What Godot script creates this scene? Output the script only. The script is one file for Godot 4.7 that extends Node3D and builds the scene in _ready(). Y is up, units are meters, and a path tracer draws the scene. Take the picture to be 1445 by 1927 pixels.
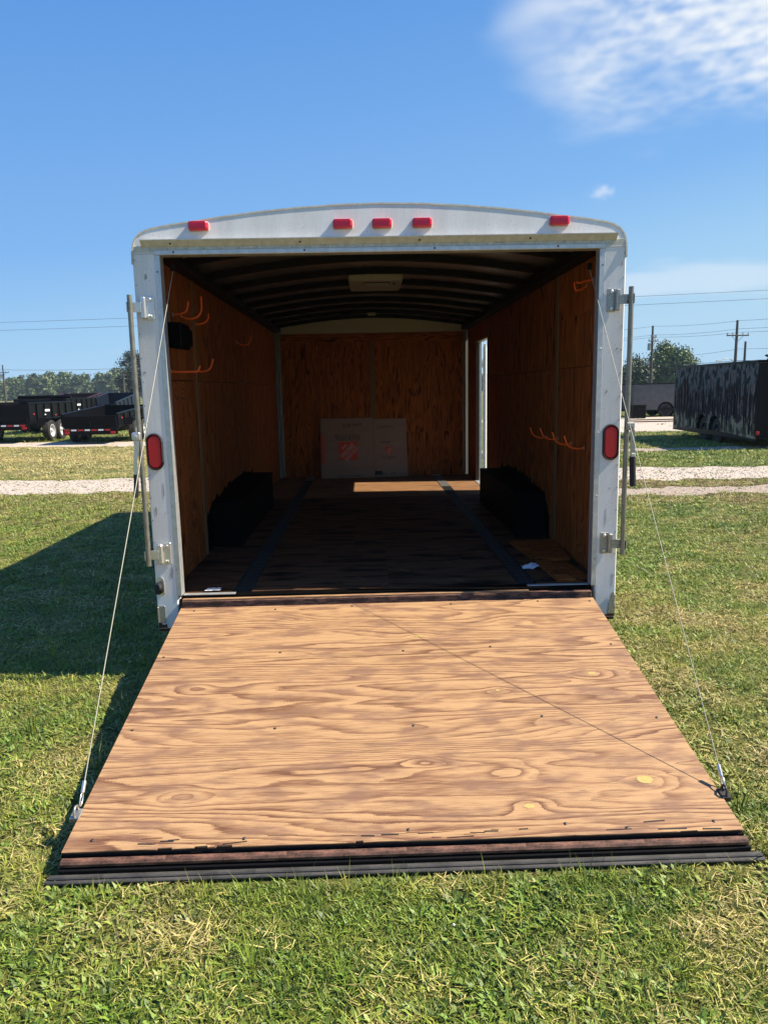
extends Node3D
# An open white cargo trailer on a mown field, its ramp door let down towards the camera.
# World: y up, metres, ground at y = 0, the trailer's rear face at z = 0, its nose towards -z.

const FLOOR := 0.46
const HALF := 1.295           # half the outer width
const INNER := 1.235          # half the inner width
const OPEN := 1.153           # half the rear opening
const FRONT := -5.67

var rng := RandomNumberGenerator.new()
var uv_swap := false          # grain along the second axis
var uv_scale := Vector2.ONE
var uv_off := Vector2.ZERO
var names := {}
var M := {}
var roof := PackedVector2Array()

# ------------------------------------------------------------------ materials

func mat(c: Color, rough := 0.8, metal := 0.0) -> StandardMaterial3D:
	var m := StandardMaterial3D.new()
	m.albedo_color = c.linear_to_srgb()
	m.roughness = rough
	m.metallic = metal
	return m

func lin(r: float, g: float, b: float) -> Color:
	return Color(r, g, b)

func noise_img(w: int, h: int, freq: float, sd: int, oct: int, sx := 1, sy := 1) -> PackedByteArray:
	var n := FastNoiseLite.new()
	n.noise_type = FastNoiseLite.TYPE_SIMPLEX_SMOOTH
	n.seed = sd
	n.frequency = freq
	n.fractal_octaves = oct
	n.fractal_type = FastNoiseLite.FRACTAL_FBM if oct > 1 else FastNoiseLite.FRACTAL_NONE
	var im: Image = n.get_image(maxi(4, w / sx), maxi(4, h / sy))
	if sx > 1 or sy > 1:
		im.resize(w, h, Image.INTERPOLATE_CUBIC)
	im.convert(Image.FORMAT_L8)
	return im.get_data()

# rotary-cut plywood: contour bands of a stretched height field, fibre streaks and blotches; grain runs along u
func plywood(w: int, h: int, sd: int, light: Color, dark: Color, across: float, swing: float, knots: Array, blotch := 0.35, grey := Color(0.3, 0.22, 0.16), checks := 0) -> Array:
	var a := noise_img(w, h, 4.6 / h, sd, 2, 13, 1)
	var a2 := noise_img(w, h, 20.0 / h, sd + 4, 2, 8, 1)
	var tone := noise_img(w, h, 0.03, sd + 6, 3, 22, 1)
	var fib := noise_img(w, h, 0.30, sd + 1, 2, 28, 1)
	var fib2 := noise_img(w, h, 0.11, sd + 2, 2, 10, 1)
	var st := noise_img(w, h, 0.012, sd + 3, 4, 3, 1)
	var fine := noise_img(w, h, 0.35, sd + 9, 1, 2, 1)
	var field := PackedFloat32Array()
	field.resize(w * h)
	for y in h:
		var base := across * y / float(h)
		var row := y * w
		for x in w:
			field[row + x] = base + swing * a[row + x] * 0.00392 + 1.1 * a2[row + x] * 0.00392
	for k in knots:                       # [x, y, radius] in pixels, lift in rings
		var rx := int(k[2] * 5.0)
		var ry := int(k[2] * 2.6)
		for y in range(maxi(0, int(k[1]) - ry), mini(h, int(k[1]) + ry)):
			for x in range(maxi(0, int(k[0]) - rx), mini(w, int(k[0]) + rx)):
				var dx: float = (x - k[0]) / (k[2] * 1.9)
				var dy: float = (y - k[1]) / k[2]
				var d := dx * dx + dy * dy
				if d < 6.5:
					field[y * w + x] += k[3] * exp(-d * 0.9) * (1.0 - d / 6.5)
	var px := PackedByteArray()
	px.resize(w * h * 3)
	var hp := PackedByteArray()
	hp.resize(w * h)
	var ls := light.linear_to_srgb()
	var ds := dark.linear_to_srgb()
	var gs := grey.linear_to_srgb()
	for i in w * h:
		var f := fib[i] * 0.00392
		var f2 := fib2[i] * 0.00392
		var ring := field[i] + 0.14 * f2 + 0.10 * f
		var n := floorf(ring)
		var t := ring - n
		var str := 0.35 + 0.65 * fposmod(sin(n * 12.9898) * 43758.5, 1.0)
		var s := 0.0
		if t < 0.93:
			s = clampf((t - 0.30) / 0.62, 0.0, 1.0)
			s *= sqrt(s)
		else:
			s = (1.0 - t) * 14.0
		var amt := clampf(s * str * (0.80 + 0.45 * f2) + (f - 0.5) * 0.95 + (tone[i] * 0.00392 - 0.5) * 0.38 + 0.05, 0.0, 1.0)
		var b := smoothstep(0.45, 0.95, st[i] * 0.00392 + 0.12 * (f2 - 0.5)) * blotch * (0.55 + 0.9 * f)
		var br := 0.86 + 0.16 * f + 0.10 * (fine[i] * 0.00392)
		px[i * 3] = int(clampf((lerpf(lerpf(ls.r, ds.r, amt), gs.r, b)) * br * 255.0, 0.0, 255.0))
		px[i * 3 + 1] = int(clampf((lerpf(lerpf(ls.g, ds.g, amt), gs.g, b)) * br * 255.0, 0.0, 255.0))
		px[i * 3 + 2] = int(clampf((lerpf(lerpf(ls.b, ds.b, amt), gs.b, b)) * br * 255.0, 0.0, 255.0))
		hp[i] = int(clampf(120.0 + 90.0 * (f - 0.5) - 60.0 * s + 30.0 * (f2 - 0.5), 0.0, 255.0))
	for k in checks:                      # fine drying cracks along the grain
		var cx := rng.randf() * w
		var cy := rng.randf() * h
		var cl := int(rng.randf_range(0.01, 0.09) * w * (1.6 if rng.randf() < 0.15 else 0.7))
		var sl := rng.randfn() * 0.012
		for j in cl:
			cx += 1.0
			cy += sl + rng.randfn() * 0.16
			var q := int(clampf(cy, 0, h - 1)) * w + int(fposmod(cx, w))
			var e := 0.35 + 0.4 * absf(2.0 * j / cl - 1.0)
			for ch in 3:
				px[q * 3 + ch] = int(px[q * 3 + ch] * e)
			hp[q] = int(hp[q] * 0.4)
	return [ImageTexture.create_from_image(Image.create_from_data(w, h, false, Image.FORMAT_RGB8, px)), ImageTexture.create_from_image(Image.create_from_data(w, h, false, Image.FORMAT_L8, hp))]

# two colours mixed by noise, with specks of a third
func mottle(size: int, sd: int, freq: float, oct: int, c0: Color, c1: Color, speck := Color(0, 0, 0), amount := 0.0, sx := 1, sy := 1, contrast := 1.0) -> ImageTexture:
	var a := noise_img(size, size, freq, sd, oct, sx, sy)
	var b := noise_img(size, size, freq * 7.0, sd + 5, 2, sx, sy)
	var c := noise_img(size, size, 0.22, sd + 8, 1)
	var px := PackedByteArray()
	px.resize(size * size * 3)
	var p := c0.linear_to_srgb()
	var q := c1.linear_to_srgb()
	var k := speck.linear_to_srgb()
	var cut := 255.0 * (1.0 - amount)
	for i in size * size:
		var t := clampf(0.5 + ((a[i] * 0.65 + b[i] * 0.35) * 0.00392 - 0.5) * 1.6 * contrast, 0.0, 1.0)
		var o := p.lerp(q, t)
		if c[i] > cut and b[i] > 120:
			o = o.lerp(k, 0.75)
		px[i * 3] = int(o.r * 255.0)
		px[i * 3 + 1] = int(o.g * 255.0)
		px[i * 3 + 2] = int(o.b * 255.0)
	return ImageTexture.create_from_image(Image.create_from_data(size, size, false, Image.FORMAT_RGB8, px))

func textured(tex: Texture2D, rough := 0.8, metal := 0.0, tri := 0.0) -> StandardMaterial3D:
	var m := StandardMaterial3D.new()
	m.albedo_texture = tex
	m.roughness = rough
	m.metallic = metal
	if tri > 0.0:
		m.uv1_triplanar = true
		m.uv1_world_triplanar = true
		m.uv1_scale = Vector3.ONE * tri
	return m

# ------------------------------------------------------------------ mesh helpers

func begin() -> SurfaceTool:
	var st := SurfaceTool.new()
	st.begin(Mesh.PRIMITIVE_TRIANGLES)
	return st

func uv_of(p: Vector3, n: Vector3) -> Vector2:
	var a := n.abs()
	var u: Vector2
	if a.y >= a.x and a.y >= a.z:
		u = Vector2(p.x, p.z)
	elif a.x >= a.z:
		u = Vector2(p.z, -p.y)
	else:
		u = Vector2(p.x, -p.y)
	if uv_swap:
		u = Vector2(u.y, u.x)
	return u * uv_scale + uv_off

func tri(st: SurfaceTool, a: Vector3, b: Vector3, c: Vector3, n: Vector3, na := Vector3.ZERO, nb := Vector3.ZERO, nc := Vector3.ZERO) -> void:
	var sm := na != Vector3.ZERO
	if (b - a).cross(c - a).dot(n) > 0.0:
		var t := b
		b = c
		c = t
		t = nb
		nb = nc
		nc = t
	st.set_normal(na if sm else n)
	st.set_uv(uv_of(a, n))
	st.add_vertex(a)
	st.set_normal(nb if sm else n)
	st.set_uv(uv_of(b, n))
	st.add_vertex(b)
	st.set_normal(nc if sm else n)
	st.set_uv(uv_of(c, n))
	st.add_vertex(c)

func quad(st: SurfaceTool, a: Vector3, b: Vector3, c: Vector3, d: Vector3, n: Vector3) -> void:
	tri(st, a, b, c, n)
	tri(st, a, c, d, n)

# a box with chamfered edges
func box(st: SurfaceTool, c: Vector3, size: Vector3, bev := 0.0, t := Basis()) -> void:
	var h := size * 0.5
	bev = minf(bev, minf(h.x, minf(h.y, h.z)) * 0.6)
	for ax in 3:
		var u := (ax + 1) % 3
		var v := (ax + 2) % 3
		for s in [-1.0, 1.0]:
			var n := Vector3.ZERO
			n[ax] = s
			var p := []
			for q in [[-1, -1], [1, -1], [1, 1], [-1, 1]]:
				var w := Vector3.ZERO
				w[ax] = s * h[ax]
				w[u] = q[0] * (h[u] - bev)
				w[v] = q[1] * (h[v] - bev)
				p.append(c + t * w)
			quad(st, p[0], p[1], p[2], p[3], t * n)
	if bev <= 0.0:
		return
	for ax in 3:                          # the edges that run along ax
		var u := (ax + 1) % 3
		var v := (ax + 2) % 3
		for su in [-1.0, 1.0]:
			for sv in [-1.0, 1.0]:
				var n := Vector3.ZERO
				n[u] = su
				n[v] = sv
				var p := []
				for q in [[-1, 0], [1, 0], [1, 1], [-1, 1]]:
					var w := Vector3.ZERO
					w[ax] = q[0] * (h[ax] - bev)
					w[u] = su * (h[u] - (bev if q[1] == 1 else 0.0))
					w[v] = sv * (h[v] - (bev if q[1] == 0 else 0.0))
					p.append(c + t * w)
				quad(st, p[0], p[1], p[2], p[3], (t * n).normalized())
	for sx in [-1.0, 1.0]:
		for sy in [-1.0, 1.0]:
			for sz in [-1.0, 1.0]:
				var s := Vector3(sx, sy, sz)
				var a := Vector3(h.x, h.y - bev, h.z - bev) * s
				var b := Vector3(h.x - bev, h.y, h.z - bev) * s
				var d := Vector3(h.x - bev, h.y - bev, h.z) * s
				tri(st, c + t * a, c + t * b, c + t * d, (t * s).normalized())

# box from its two corners
func slab(st: SurfaceTool, a: Vector3, b: Vector3, bev := 0.0) -> void:
	box(st, (a + b) * 0.5, (b - a).abs(), bev)

func tube(st: SurfaceTool, pts: Array, r: float, sides := 8, cap := true) -> void:
	var n := pts.size()
	var side := Vector3.ZERO
	var rings := []
	var norms := []
	for i in n:
		var d: Vector3 = (pts[mini(i + 1, n - 1)] - pts[maxi(i - 1, 0)]).normalized()
		if side == Vector3.ZERO:
			side = d.cross(Vector3.UP if absf(d.y) < 0.9 else Vector3.RIGHT).normalized()
		side = (side - d * side.dot(d)).normalized()
		var up := d.cross(side)
		var ring := []
		var nn := []
		for k in sides:
			var a := TAU * k / sides
			var o := side * cos(a) + up * sin(a)
			ring.append(pts[i] + o * r)
			nn.append(o)
		rings.append(ring)
		norms.append(nn)
	for i in n - 1:
		for k in sides:
			var j := (k + 1) % sides
			var fn: Vector3 = norms[i][k] + norms[i][j]
			tri(st, rings[i][k], rings[i][j], rings[i + 1][j], fn, norms[i][k], norms[i][j], norms[i + 1][j])
			tri(st, rings[i][k], rings[i + 1][j], rings[i + 1][k], fn, norms[i][k], norms[i + 1][j], norms[i + 1][k])
	if cap:
		for e in [0, n - 1]:
			var d: Vector3 = (pts[1] - pts[0]) if e == 0 else (pts[n - 2] - pts[n - 1])
			for k in range(1, sides - 1):
				tri(st, rings[e][0], rings[e][k], rings[e][k + 1], -d.normalized())

# a profile of (radius, height) turned about the local y axis of t
func lathe(st: SurfaceTool, prof: Array, t: Transform3D, seg := 20) -> void:
	for i in prof.size() - 1:
		var p: Vector2 = prof[i]
		var q: Vector2 = prof[i + 1]
		var e := (q - p).normalized()
		for k in seg:
			var a := TAU * k / seg
			var b := TAU * (k + 1) / seg
			var ca := Vector3(cos(a), 0, sin(a))
			var cb := Vector3(cos(b), 0, sin(b))
			var na := (t.basis * (ca * e.y - Vector3.UP * e.x)).normalized()
			var nb := (t.basis * (cb * e.y - Vector3.UP * e.x)).normalized()
			var v0 := t * (ca * p.x + Vector3.UP * p.y)
			var v1 := t * (cb * p.x + Vector3.UP * p.y)
			var v2 := t * (cb * q.x + Vector3.UP * q.y)
			var v3 := t * (ca * q.x + Vector3.UP * q.y)
			var fn := (na + nb).normalized()
			if q.x > 0.0001:
				tri(st, v0, v2, v3, fn, na, nb, na)
			if p.x > 0.0001:
				tri(st, v0, v1, v2, fn, na, nb, nb)

# a flat outline pushed along the local z axis of t from z0 to z1, the far face drawn in by bev
func prism(st: SurfaceTool, poly: PackedVector2Array, z0: float, z1: float, t := Transform3D(), bev := 0.0) -> void:
	var mid := Vector2.ZERO
	for p in poly:
		mid += p / poly.size()
	var top := PackedVector2Array()
	for p in poly:
		var d := p - mid
		top.append(mid + d * (1.0 - bev / maxf(d.length(), 0.0001)))
	var ids := Geometry2D.triangulate_polygon(poly)
	var s := signf(z1 - z0)
	var nz := (t.basis.z * s).normalized()
	var zb := z1 - bev * s
	for i in range(0, ids.size(), 3):
		var a := poly[ids[i]]
		var b := poly[ids[i + 1]]
		var c := poly[ids[i + 2]]
		tri(st, t * Vector3(a.x, a.y, z0), t * Vector3(b.x, b.y, z0), t * Vector3(c.x, c.y, z0), -nz)
		a = top[ids[i]]
		b = top[ids[i + 1]]
		c = top[ids[i + 2]]
		tri(st, t * Vector3(a.x, a.y, z1), t * Vector3(b.x, b.y, z1), t * Vector3(c.x, c.y, z1), nz)
	var cw := Geometry2D.is_polygon_clockwise(poly)
	for i in poly.size():
		var j := (i + 1) % poly.size()
		var e := (poly[j] - poly[i]).normalized()
		var o := Vector2(-e.y, e.x) if cw else Vector2(e.y, -e.x)
		var n := (t.basis * Vector3(o.x, o.y, 0)).normalized()
		quad(st, t * Vector3(poly[i].x, poly[i].y, z0), t * Vector3(poly[j].x, poly[j].y, z0), t * Vector3(poly[j].x, poly[j].y, zb), t * Vector3(poly[i].x, poly[i].y, zb), n)
		if bev > 0.0:
			quad(st, t * Vector3(poly[i].x, poly[i].y, zb), t * Vector3(poly[j].x, poly[j].y, zb), t * Vector3(top[j].x, top[j].y, z1), t * Vector3(top[i].x, top[i].y, z1), (n + nz).normalized())

# an open outline in x-y given a thickness inwards and pushed from z0 to z1
func arc_slab(st: SurfaceTool, line: PackedVector2Array, inset: float, thick: float, z0: float, z1: float) -> void:
	var n := line.size()
	var outer := []
	var inner := []
	var nor := []
	for i in n:
		var d := (line[mini(i + 1, n - 1)] - line[maxi(i - 1, 0)]).normalized()
		var o := Vector2(-d.y, d.x)       # the outline runs left to right over the top
		nor.append(Vector3(o.x, o.y, 0))
		outer.append(line[i] - o * inset)
		inner.append(line[i] - o * (inset + thick))
	for i in n - 1:
		for face in 2:
			var q: Array = outer if face == 0 else inner
			var s := 1.0 if face == 0 else -1.0
			var a := Vector3(q[i].x, q[i].y, z0)
			var b := Vector3(q[i + 1].x, q[i + 1].y, z0)
			var c := Vector3(q[i + 1].x, q[i + 1].y, z1)
			var d := Vector3(q[i].x, q[i].y, z1)
			var fn: Vector3 = (nor[i] + nor[i + 1]) * 0.5 * s
			tri(st, a, b, c, fn, nor[i] * s, nor[i + 1] * s, nor[i + 1] * s)
			tri(st, a, c, d, fn, nor[i] * s, nor[i + 1] * s, nor[i] * s)
		for z in [z0, z1]:
			quad(st, Vector3(outer[i].x, outer[i].y, z), Vector3(outer[i + 1].x, outer[i + 1].y, z), Vector3(inner[i + 1].x, inner[i + 1].y, z), Vector3(inner[i].x, inner[i].y, z), Vector3(0, 0, signf(z - (z0 + z1) * 0.5)))
	for e in [0, n - 1]:
		quad(st, Vector3(outer[e].x, outer[e].y, z0), Vector3(outer[e].x, outer[e].y, z1), Vector3(inner[e].x, inner[e].y, z1), Vector3(inner[e].x, inner[e].y, z0), Vector3(0, -1, 0))

func round_rect(w: float, h: float, r: float, n := 5) -> PackedVector2Array:
	var p := PackedVector2Array()
	for q in [[1, 1, 0], [-1, 1, 1], [-1, -1, 2], [1, -1, 3]]:
		for k in n + 1:
			var a: float = (q[2] + k / float(n)) * PI / 2
			p.append(Vector2(q[0] * (w / 2 - r) + cos(a) * r, q[1] * (h / 2 - r) + sin(a) * r))
	return p

# ------------------------------------------------------------------ nodes

func numbered(called: String) -> String:
	var n: int = names.get(called, 0)
	names[called] = n + 1
	return called if n == 0 else "%s_%03d" % [called, n]

func tag(o: Node, label: String, category: String, group := "") -> void:
	o.set_meta("label", label)
	o.set_meta("category", category)
	if group:
		o.set_meta("group", group)

func thing(called: String, label: String, category: String, at := Vector3.ZERO, turn := 0.0, group := "") -> Node3D:
	var o := Node3D.new()
	o.name = numbered(called)
	add_child(o, true)
	o.position = at
	o.rotation.y = turn
	tag(o, label, category, group)
	return o

func build(called: String, st: SurfaceTool, m: Material, parent: Node = self) -> MeshInstance3D:
	var o := MeshInstance3D.new()
	o.name = numbered(called) if parent == self else called
	if parent != self:
		var n := 0
		while parent.has_node(NodePath(o.name)):
			n += 1
			o.name = "%s_%03d" % [called, n]
	o.mesh = st.commit()
	o.material_override = m
	parent.add_child(o, true)
	return o

func structure(called: String, st: SurfaceTool, m: Material) -> MeshInstance3D:
	var o := build(called, st, m)
	o.set_meta("kind", "structure")
	return o

# one box as a part
func part(called: String, a: Vector3, b: Vector3, m: Material, parent: Node, bev := 0.0) -> MeshInstance3D:
	var st := begin()
	slab(st, a, b, bev)
	return build(called, st, m, parent)

func scatter(called: String, mesh: Mesh, m: Material, xf: Array, cols: PackedColorArray, label := "", category := "", parent: Node = self) -> MultiMeshInstance3D:
	var mm := MultiMesh.new()
	mm.transform_format = MultiMesh.TRANSFORM_3D
	mm.use_colors = cols.size() > 0
	mm.mesh = mesh
	mm.instance_count = xf.size()
	for i in xf.size():
		mm.set_instance_transform(i, xf[i])
		if cols.size() > 0:
			mm.set_instance_color(i, cols[i])
	var o := MultiMeshInstance3D.new()
	o.name = numbered(called) if parent == self else called
	o.multimesh = mm
	o.material_override = m
	parent.add_child(o, true)
	o.set_meta("kind", "stuff")
	if label:
		tag(o, label, category)
	return o

# ------------------------------------------------------------------ the scene

func _ready() -> void:
	rng.seed = 7
	make_view()
	make_materials()
	make_ground()
	make_trailer()
	make_trailer_contents()
	make_field_trailers()
	make_poles()
	make_trees()
	make_grass()

func make_view() -> void:
	var cam := Camera3D.new()
	cam.name = "camera"
	add_child(cam)
	cam.transform = Transform3D(Basis(Vector3(0.99947264, -0.01949398, 0.02596971), Vector3(0.02347547, 0.98633077, -0.16309665), Vector3(-0.02243532, 0.16362029, 0.98626825)).orthonormalized(), Vector3(-0.1045, 1.5886, 4.0528))
	cam.fov = 69.28
	cam.near = 0.05
	cam.far = 4000.0
	cam.current = true
	var e := Environment.new()
	e.background_mode = Environment.BG_SKY
	e.tonemap_mode = Environment.TONE_MAPPER_LINEAR
	e.tonemap_exposure = 1.8
	e.sdfgi_enabled = true
	e.ssao_enabled = true
	e.ssil_enabled = true
	e.fog_enabled = true
	e.fog_density = 0.00035
	e.fog_light_color = Color(0.80, 0.88, 0.97)
	var sky := Sky.new()
	var pm := PanoramaSkyMaterial.new()
	pm.panorama = sky_image()
	pm.energy_multiplier = 1.0
	sky.sky_material = pm
	e.sky = sky
	var we := WorldEnvironment.new()
	we.name = "world_environment"
	we.environment = e
	add_child(we)
	var sun := DirectionalLight3D.new()
	sun.name = "sun"
	add_child(sun)
	var towards := Vector3(0.935, 1.0, 0.07).normalized()
	sun.look_at_from_position(towards * 50.0, Vector3.ZERO, Vector3(0, 0, 1))
	sun.light_energy = 1.6
	sun.light_color = Color(1.0, 0.955, 0.88)
	sun.light_angular_distance = 0.5
	sun.shadow_enabled = true

# clear summer sky with cirrus: air by elevation, clouds on a high flat layer
func sky_image() -> ImageTexture:
	var w := 2048
	var h := 1024
	var im := Image.create(w, h, false, Image.FORMAT_RGBF)
	var big := FastNoiseLite.new()
	big.seed = 11
	big.frequency = 0.16
	big.fractal_octaves = 3
	var fine := FastNoiseLite.new()
	fine.seed = 5
	fine.frequency = 3.6
	fine.fractal_octaves = 3
	var streak := FastNoiseLite.new()
	streak.seed = 23
	streak.frequency = 0.9
	streak.fractal_octaves = 4
	var el := [0.0, 4.0, 9.0, 16.0, 23.0, 40.0, 65.0, 90.0]
	var air := [Color(0.2536, 0.3855, 0.4979), Color(0.2007, 0.3466, 0.5026), Color(0.1261, 0.2663, 0.4887), Color(0.09, 0.2175, 0.4527), Color(0.0622, 0.177, 0.4183), Color(0.0402, 0.1324, 0.3658), Color(0.0268, 0.097, 0.3067), Color(0.022, 0.0833, 0.2861)]
	for y in h:
		var up := 90.0 - 180.0 * (y + 0.5) / h
		var er := deg_to_rad(up)
		for x in w:
			var az := TAU * (x + 0.5) / w              # 0 is -z, positive towards +x
			if az > PI:
				az -= TAU
			var c := Color(0.10, 0.10, 0.06).lerp(air[0], clampf(1.0 + up / 2.5, 0.0, 1.0))
			if up >= 0.0:
				# the air is paler on the sun's side
				var cg := cos(er) * 0.68 * cos(az - 1.5) + sin(er) * 0.73
				var ef := clampf(up - 9.0 * (cg + 0.14), 0.0, 90.0)
				var k := 0
				while k < 6 and ef > el[k + 1]:
					k += 1
				c = air[k].lerp(air[k + 1], clampf((ef - el[k]) / (el[k + 1] - el[k]), 0.0, 1.0))
			var o := c
			if up > 1.5:
				var inv := 1.0 / (tan(er) + 0.06)
				var p := Vector2(sin(az), -cos(az)) * inv
				var m := smoothstep(0.42, 0.75, big.get_noise_2d(p.x * 1.0 + 3.0, p.y * 1.0))
				var a := rad_to_deg(az)
				# the bank of cirrus on the right of the view
				var d := Vector2((a - 27.5) / 19.0, (up - 23.0 + (a - 28.0) * 0.05) / (7.4 if up < 23.0 else 9.5))
				var edge := 0.55 * streak.get_noise_2d(p.x * 1.3 + 9.0, p.y * 1.0)
				m = maxf(m * 0.35 * smoothstep(30.0, 70.0, absf(a)), smoothstep(1.08, 0.30, d.length() + edge))
				# the low veil near the horizon, the small wisp above the roof
				var veil := smoothstep(1.0, 0.2, absf(up - 6.9) / 1.5 + 0.6 * streak.get_noise_2d(a * 0.12, up * 1.2)) * 0.35 * smoothstep(8.0, 16.0, a)
				var wisp := smoothstep(1.0, 0.1, Vector2((a - 17.3) / 1.0, (up - 13.1) / 0.5).length() + 0.8 * streak.get_noise_2d(a * 1.4, up * 2.8)) * 0.45
				var dens := maxf(veil, wisp)
				if m > 0.003:
					var rip := 0.5 + 0.5 * fine.get_noise_2d((p.x * 0.85 + p.y * 0.5) * 3.4, (p.y * 0.85 - p.x * 0.5) * 4.6)
					var str := 0.5 + 0.5 * streak.get_noise_2d((p.x * 0.8 + p.y * 0.6) * 1.0, (p.y * 0.8 - p.x * 0.6) * 4.2)
					dens = maxf(dens, m * clampf(0.16 + 0.85 * str + 1.25 * (rip - 0.5) * smoothstep(10.0, 20.0, a), 0.0, 1.0))
				o = c.lerp(Color(0.52, 0.54, 0.555), clampf(dens, 0.0, 0.93))
			im.set_pixel(x, y, o)
	return ImageTexture.create_from_image(im)

func make_materials() -> void:
	var w := 2048
	var h := 1600
	var sx := w / 2.32
	var kn := []
	for k in [[0.097, 1.339, 0.045, 3.2], [0.415, 1.416, 0.05, 2.6], [-0.81, 1.503, 0.05, -3.0], [0.904, 1.489, 0.06, 3.4], [0.445, 1.606, 0.04, 2.6], [0.914, 0.767, 0.07, 3.6], [0.459, 0.882, 0.03, 2.0], [0.14, 0.38, 0.04, 2.2], [-0.638, 0.125, 0.09, 3.2], [-0.9, 0.8, 0.05, -2.6], [-0.397, 1.1, 0.11, 1.9], [-0.3, 0.7, 0.07, 1.7], [0.62, 0.25, 0.07, 2.6]]:
		kn.append([(k[0] + 1.16) * sx, k[1] * sx, k[2] * sx, k[3] * 0.6])
	var t := plywood(w, h, 3, lin(0.485, 0.291, 0.137), lin(0.130, 0.052, 0.025), 36.0, 9.0, kn, 0.85, lin(0.215, 0.112, 0.066), 480)
	M.ramp = textured(t[0], 0.72)
	M.ramp.heightmap_enabled = true
	M.ramp.heightmap_texture = t[1]
	M.ramp.heightmap_scale = 0.12
	for k in 3:
		var kk := []
		for j in 7:
			kk.append([rng.randf() * 1024, rng.randf() * 640, 18 + rng.randf() * 26, 2.0 + rng.randf() * 2.4])
		if k == 0:                            # big cathedral figures
			kk.append([113, 229, 50, 8.0])
			kk.append([517, 229, 46, 8.5])
		t = plywood(1024, 640, 31 + 13 * k, lin(0.42, 0.124, 0.028), lin(0.038, 0.009, 0.003), 9.0, 8.0, kk, 0.45, lin(0.14, 0.042, 0.012), 30)
		M["wall_%d" % k] = textured(t[0], 0.75)
		M["wall_%d" % k].metallic_specular = 0.22
		M["wall_%d" % k].heightmap_enabled = true
		M["wall_%d" % k].heightmap_texture = t[1]
		M["wall_%d" % k].heightmap_scale = 0.1
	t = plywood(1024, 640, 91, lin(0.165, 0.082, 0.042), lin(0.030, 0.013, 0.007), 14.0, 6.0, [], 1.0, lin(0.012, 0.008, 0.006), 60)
	M.floor = textured(t[0], 0.7)  # clean plywood, darkened in its colour to carry the shade inside
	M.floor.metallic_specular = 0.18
	M.floor_sunlit = textured(plywood(1024, 640, 191, lin(0.30, 0.165, 0.075), lin(0.10, 0.040, 0.018), 14.0, 6.0, [], 0.6, lin(0.09, 0.045, 0.025), 40)[0], 0.75)  # same floor wood painted lighter for the sun patch from the doorway
	M.floor_sunlit.metallic_specular = 0.25
	M.floor.heightmap_enabled = true
	M.floor.heightmap_texture = t[1]
	M.floor.heightmap_scale = 0.1
	M.batten = mat(lin(0.17, 0.085, 0.032), 0.8)
	M.white = textured(mottle(512, 4, 0.02, 4, lin(0.68, 0.67, 0.64), lin(0.78, 0.775, 0.75), lin(0.34, 0.29, 0.22), 0.10, 1, 7, 1.1), 0.42, 0.0, 0.9)
	M.white_old = textured(mottle(512, 6, 0.03, 4, lin(0.44, 0.42, 0.34), lin(0.66, 0.65, 0.58), lin(0.22, 0.18, 0.13), 0.14), 0.55, 0.0, 1.6)
	M.alu = textured(mottle(256, 8, 0.03, 4, lin(0.50, 0.51, 0.50), lin(0.66, 0.67, 0.66), lin(0.25, 0.24, 0.22), 0.10), 0.42, 0.6, 2.2)
	M.zinc = textured(mottle(256, 9, 0.05, 4, lin(0.26, 0.26, 0.23), lin(0.52, 0.51, 0.47), lin(0.16, 0.11, 0.07), 0.16), 0.42, 0.75, 6.0)
	M.bright_zinc = textured(mottle(256, 19, 0.05, 4, lin(0.55, 0.54, 0.50), lin(0.78, 0.77, 0.74), lin(0.28, 0.22, 0.16), 0.10), 0.34, 0.8, 6.0)
	M.rod = textured(mottle(256, 29, 0.05, 4, lin(0.20, 0.19, 0.15), lin(0.36, 0.35, 0.30), lin(0.15, 0.09, 0.05), 0.18, 1, 3), 0.45, 0.7, 4.0)
	M.ceiling = textured(mottle(256, 12, 0.02, 4, lin(0.40, 0.36, 0.34), lin(0.60, 0.55, 0.52), lin(0.16, 0.10, 0.07), 0.1, 1, 1), 0.33, 0.85, 0.8)
	M.bow = mat(lin(0.012, 0.011, 0.011), 0.55, 0.2)
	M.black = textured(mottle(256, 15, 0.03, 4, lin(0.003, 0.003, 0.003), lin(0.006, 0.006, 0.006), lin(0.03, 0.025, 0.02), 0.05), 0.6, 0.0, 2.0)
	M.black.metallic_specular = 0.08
	M.bow.metallic_specular = 0.25
	M.track = textured(mottle(256, 16, 0.04, 4, lin(0.020, 0.018, 0.016), lin(0.060, 0.054, 0.048), lin(0.06, 0.03, 0.015), 0.2), 0.6, 0.3, 4.0)
	M.track_steel = textured(mottle(256, 116, 0.04, 4, lin(0.10, 0.095, 0.085), lin(0.24, 0.23, 0.21), lin(0.06, 0.03, 0.015), 0.2), 0.5, 0.4, 4.0)
	M.rust = textured(mottle(256, 17, 0.04, 5, lin(0.05, 0.022, 0.012), lin(0.15, 0.055, 0.022), lin(0.012, 0.009, 0.008), 0.2), 0.9, 0.0, 8.0)
	M.old_paint_rail = textured(mottle(512, 18, 0.03, 5, lin(0.030, 0.016, 0.011), lin(0.20, 0.10, 0.068), lin(0.40, 0.09, 0.025), 0.25, 4, 1, 1.7), 0.7, 0.0, 2.5)
	M.flap = textured(mottle(512, 20, 0.03, 5, lin(0.030, 0.029, 0.027), lin(0.110, 0.100, 0.090), lin(0.03, 0.03, 0.03), 0.2, 5, 1), 0.6, 0.0, 2.0)
	M.red = mat(lin(0.55, 0.008, 0.030), 0.3)
	M.red.clearcoat_enabled = true
	M.red.clearcoat = 0.25
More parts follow.
